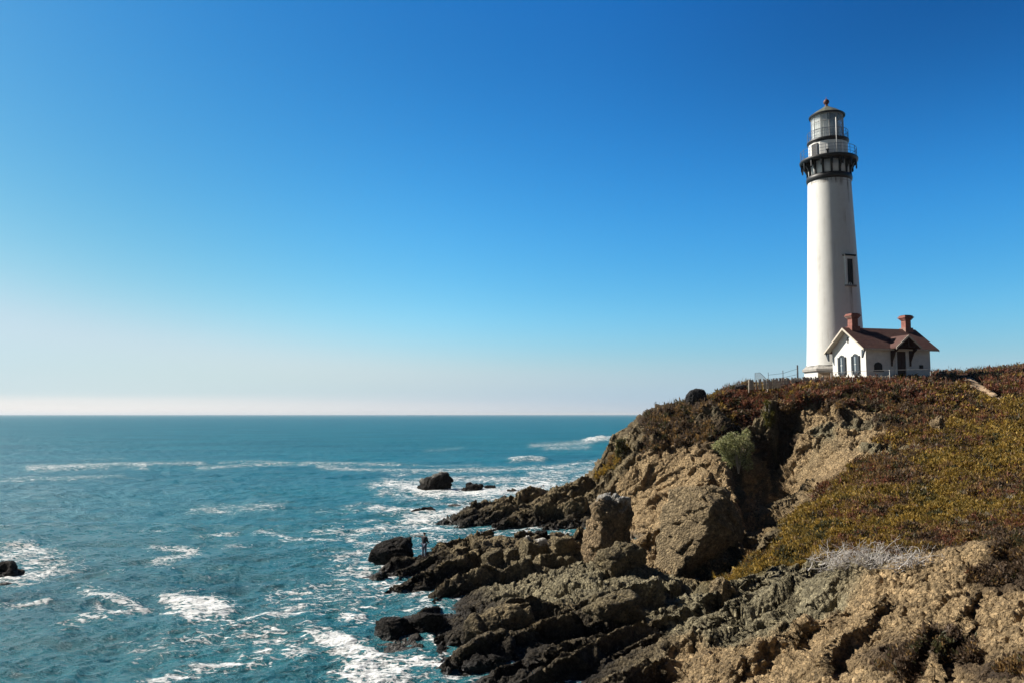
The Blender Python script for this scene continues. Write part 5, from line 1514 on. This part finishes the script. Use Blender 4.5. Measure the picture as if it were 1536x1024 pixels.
def make_person():
    foot = pick(637, 834)
    t = thing("person", "person in dark jacket and light jeans standing on the rocky point, one arm out", "person", tuple(foot), R_(55))
    skin = simple_mat("skin", (0.42, 0.26, 0.19), 0.6, 0.08); jk = simple_mat("dark_jacket", (0.018, 0.019, 0.026), 0.8, 0.2, 12); jn = simple_mat("light_jeans", (0.10, 0.12, 0.18), 0.85, 0.25, 10)
    hair = simple_mat("dark_hair", (0.02, 0.014, 0.01), 0.6, 0.2, 20); shoe = simple_mat("dark_shoes", (0.03, 0.028, 0.026), 0.7, 0.2)
    # facing local +X; local +Y is the person's left; the left arm is stretched out
    P = [(0, 0, 0.98), (0, 0, 1.18), (0.01, 0, 1.40), (0.01, 0, 1.50), (0.03, 0, 1.585), (0.035, 0, 1.69),
         (0.0, 0.19, 1.44), (0.05, 0.47, 1.42), (0.10, 0.72, 1.40), (0.115, 0.80, 1.395),
         (0.0, -0.19, 1.43), (0.03, -0.27, 1.16), (0.20, -0.24, 1.00), (0.27, -0.22, 0.975),
         (0, 0.10, 0.92), (0.03, 0.13, 0.50), (-0.02, 0.15, 0.08), (0.13, 0.17, 0.035),
         (0, -0.10, 0.92), (0.02, -0.12, 0.50), (-0.03, -0.13, 0.08), (0.12, -0.15, 0.035)]
    E = [(0, 1), (1, 2), (2, 3), (3, 4), (4, 5), (2, 6), (6, 7), (7, 8), (8, 9), (2, 10), (10, 11), (11, 12), (12, 13), (0, 14), (14, 15), (15, 16), (16, 17), (0, 18), (18, 19), (19, 20), (20, 21)]
    Rr = [(.13, .16), (.115, .145), (.12, .16), .055, (.085, .072), (.085, .070), .062, .045, .032, .034, .062, .045, .032, .034, .085, .058, .042, .036, .085, .058, .042, .036]
    # fingers and thumbs
    for (w, dirv, sd) in ((9, (0.12, 0.98, -0.05), (1, 0, 0)), (13, (0.9, 0.2, -0.35), (0, 1, 0))):
        b = P[w]
        for q, ln in zip((-1.5, -0.5, 0.5, 1.5), (0.070, 0.082, 0.078, 0.062)):
            i = len(P); s = [x * q * 0.019 for x in sd]
            P.append((b[0] + dirv[0] * .03 + s[0], b[1] + dirv[1] * .03 + s[1], b[2] + dirv[2] * .03 + s[2])); P.append((b[0] + dirv[0] * (.03 + ln) + s[0] * 1.2, b[1] + dirv[1] * (.03 + ln) + s[1] * 1.2, b[2] + dirv[2] * (.03 + ln) - 0.02))
            E += [(w, i), (i, i + 1)]; Rr += [.010, .008]
        i = len(P); P.append((b[0] + sd[0] * .045 + dirv[0] * .03, b[1] + sd[1] * .045 + dirv[1] * .03, b[2] - .01)); E.append((w, i)); Rr.append(.010)
    body = skin_body("body", P, E, Rr, skin, t)
    # face
    bm = NB(); add_tube(bm, [(0.115, 0, 1.66), (0.140, 0, 1.625), (0.112, 0, 1.615)], 0.012, 6); obj("nose", bm, skin, t)
    for y in (0.03, -0.03):
        bm = NB(); bmesh.ops.create_uvsphere(bm, u_segments=8, v_segments=6, radius=0.012, matrix=Matrix.Translation((0.113, y, 1.665))); obj("eye", bm, M_DARK, t)
    # jacket with sleeves, jeans, shoes, hair
    J = [(0, 0, 0.93), (0, 0, 1.18), (0.005, 0, 1.40), (0.005, 0, 1.49), (0.0, 0.19, 1.44), (0.05, 0.47, 1.42), (0.095, 0.70, 1.40), (0.0, -0.19, 1.43), (0.03, -0.27, 1.16), (0.185, -0.245, 1.01)]
    skin_body("jacket", J, [(0, 1), (1, 2), (2, 3), (2, 4), (4, 5), (5, 6), (2, 7), (7, 8), (8, 9)], [(.155, .185), (.145, .175), (.145, .185), .085, .083, .065, .052, .083, .065, .052], jk, t)
    T = [(0, 0, 0.97), (0, 0.10, 0.90), (0.03, 0.13, 0.50), (-0.015, 0.148, 0.09), (0, -0.10, 0.90), (0.02, -0.12, 0.50), (-0.025, -0.13, 0.09)]
    skin_body("jeans", T, [(0, 1), (1, 2), (2, 3), (0, 4), (4, 5), (5, 6)], [(.14, .17), .105, .078, .066, .105, .078, .066], jn, t)
    for (x, y) in ((-0.02, 0.155), (-0.03, -0.137)):
        skin_body("shoe", [(x, y, 0.055), (x + 0.10, y + math.copysign(0.015, y), 0.045), (x + 0.19, y + math.copysign(0.025, y), 0.035)], [(0, 1), (1, 2)], [.055, .05, .038], shoe, t, 1)
    skin_body("hair", [(0.0, 0, 1.60), (0.0, 0, 1.68), (0.035, 0, 1.735)], [(0, 1), (1, 2)], [.085, .098, .085], hair, t)
make_person()

# ------------------------------------------------------------------ thin sea haze
def make_haze():
    bm = NB(); add_box(bm, -75000, 75000, -75000, 75000, -3.0, 62.0)
    m = bpy.data.materials.new("sea_haze"); m.use_nodes = True
    t = m.node_tree; t.nodes.clear()
    out = t.nodes.new('ShaderNodeOutputMaterial'); v = t.nodes.new('ShaderNodeVolumePrincipled')
    v.inputs['Color'].default_value = (0.90, 0.94, 0.98, 1); v.inputs['Density'].default_value = HAZE; v.inputs['Anisotropy'].default_value = 0.2
    t.links.new(v.outputs[0], out.inputs['Volume'])
    o = obj("haze", bm, m)
    tag(o, "thin pale sea haze hanging over the water", "haze", None, "stuff")
HAZE = 5e-5
make_haze()
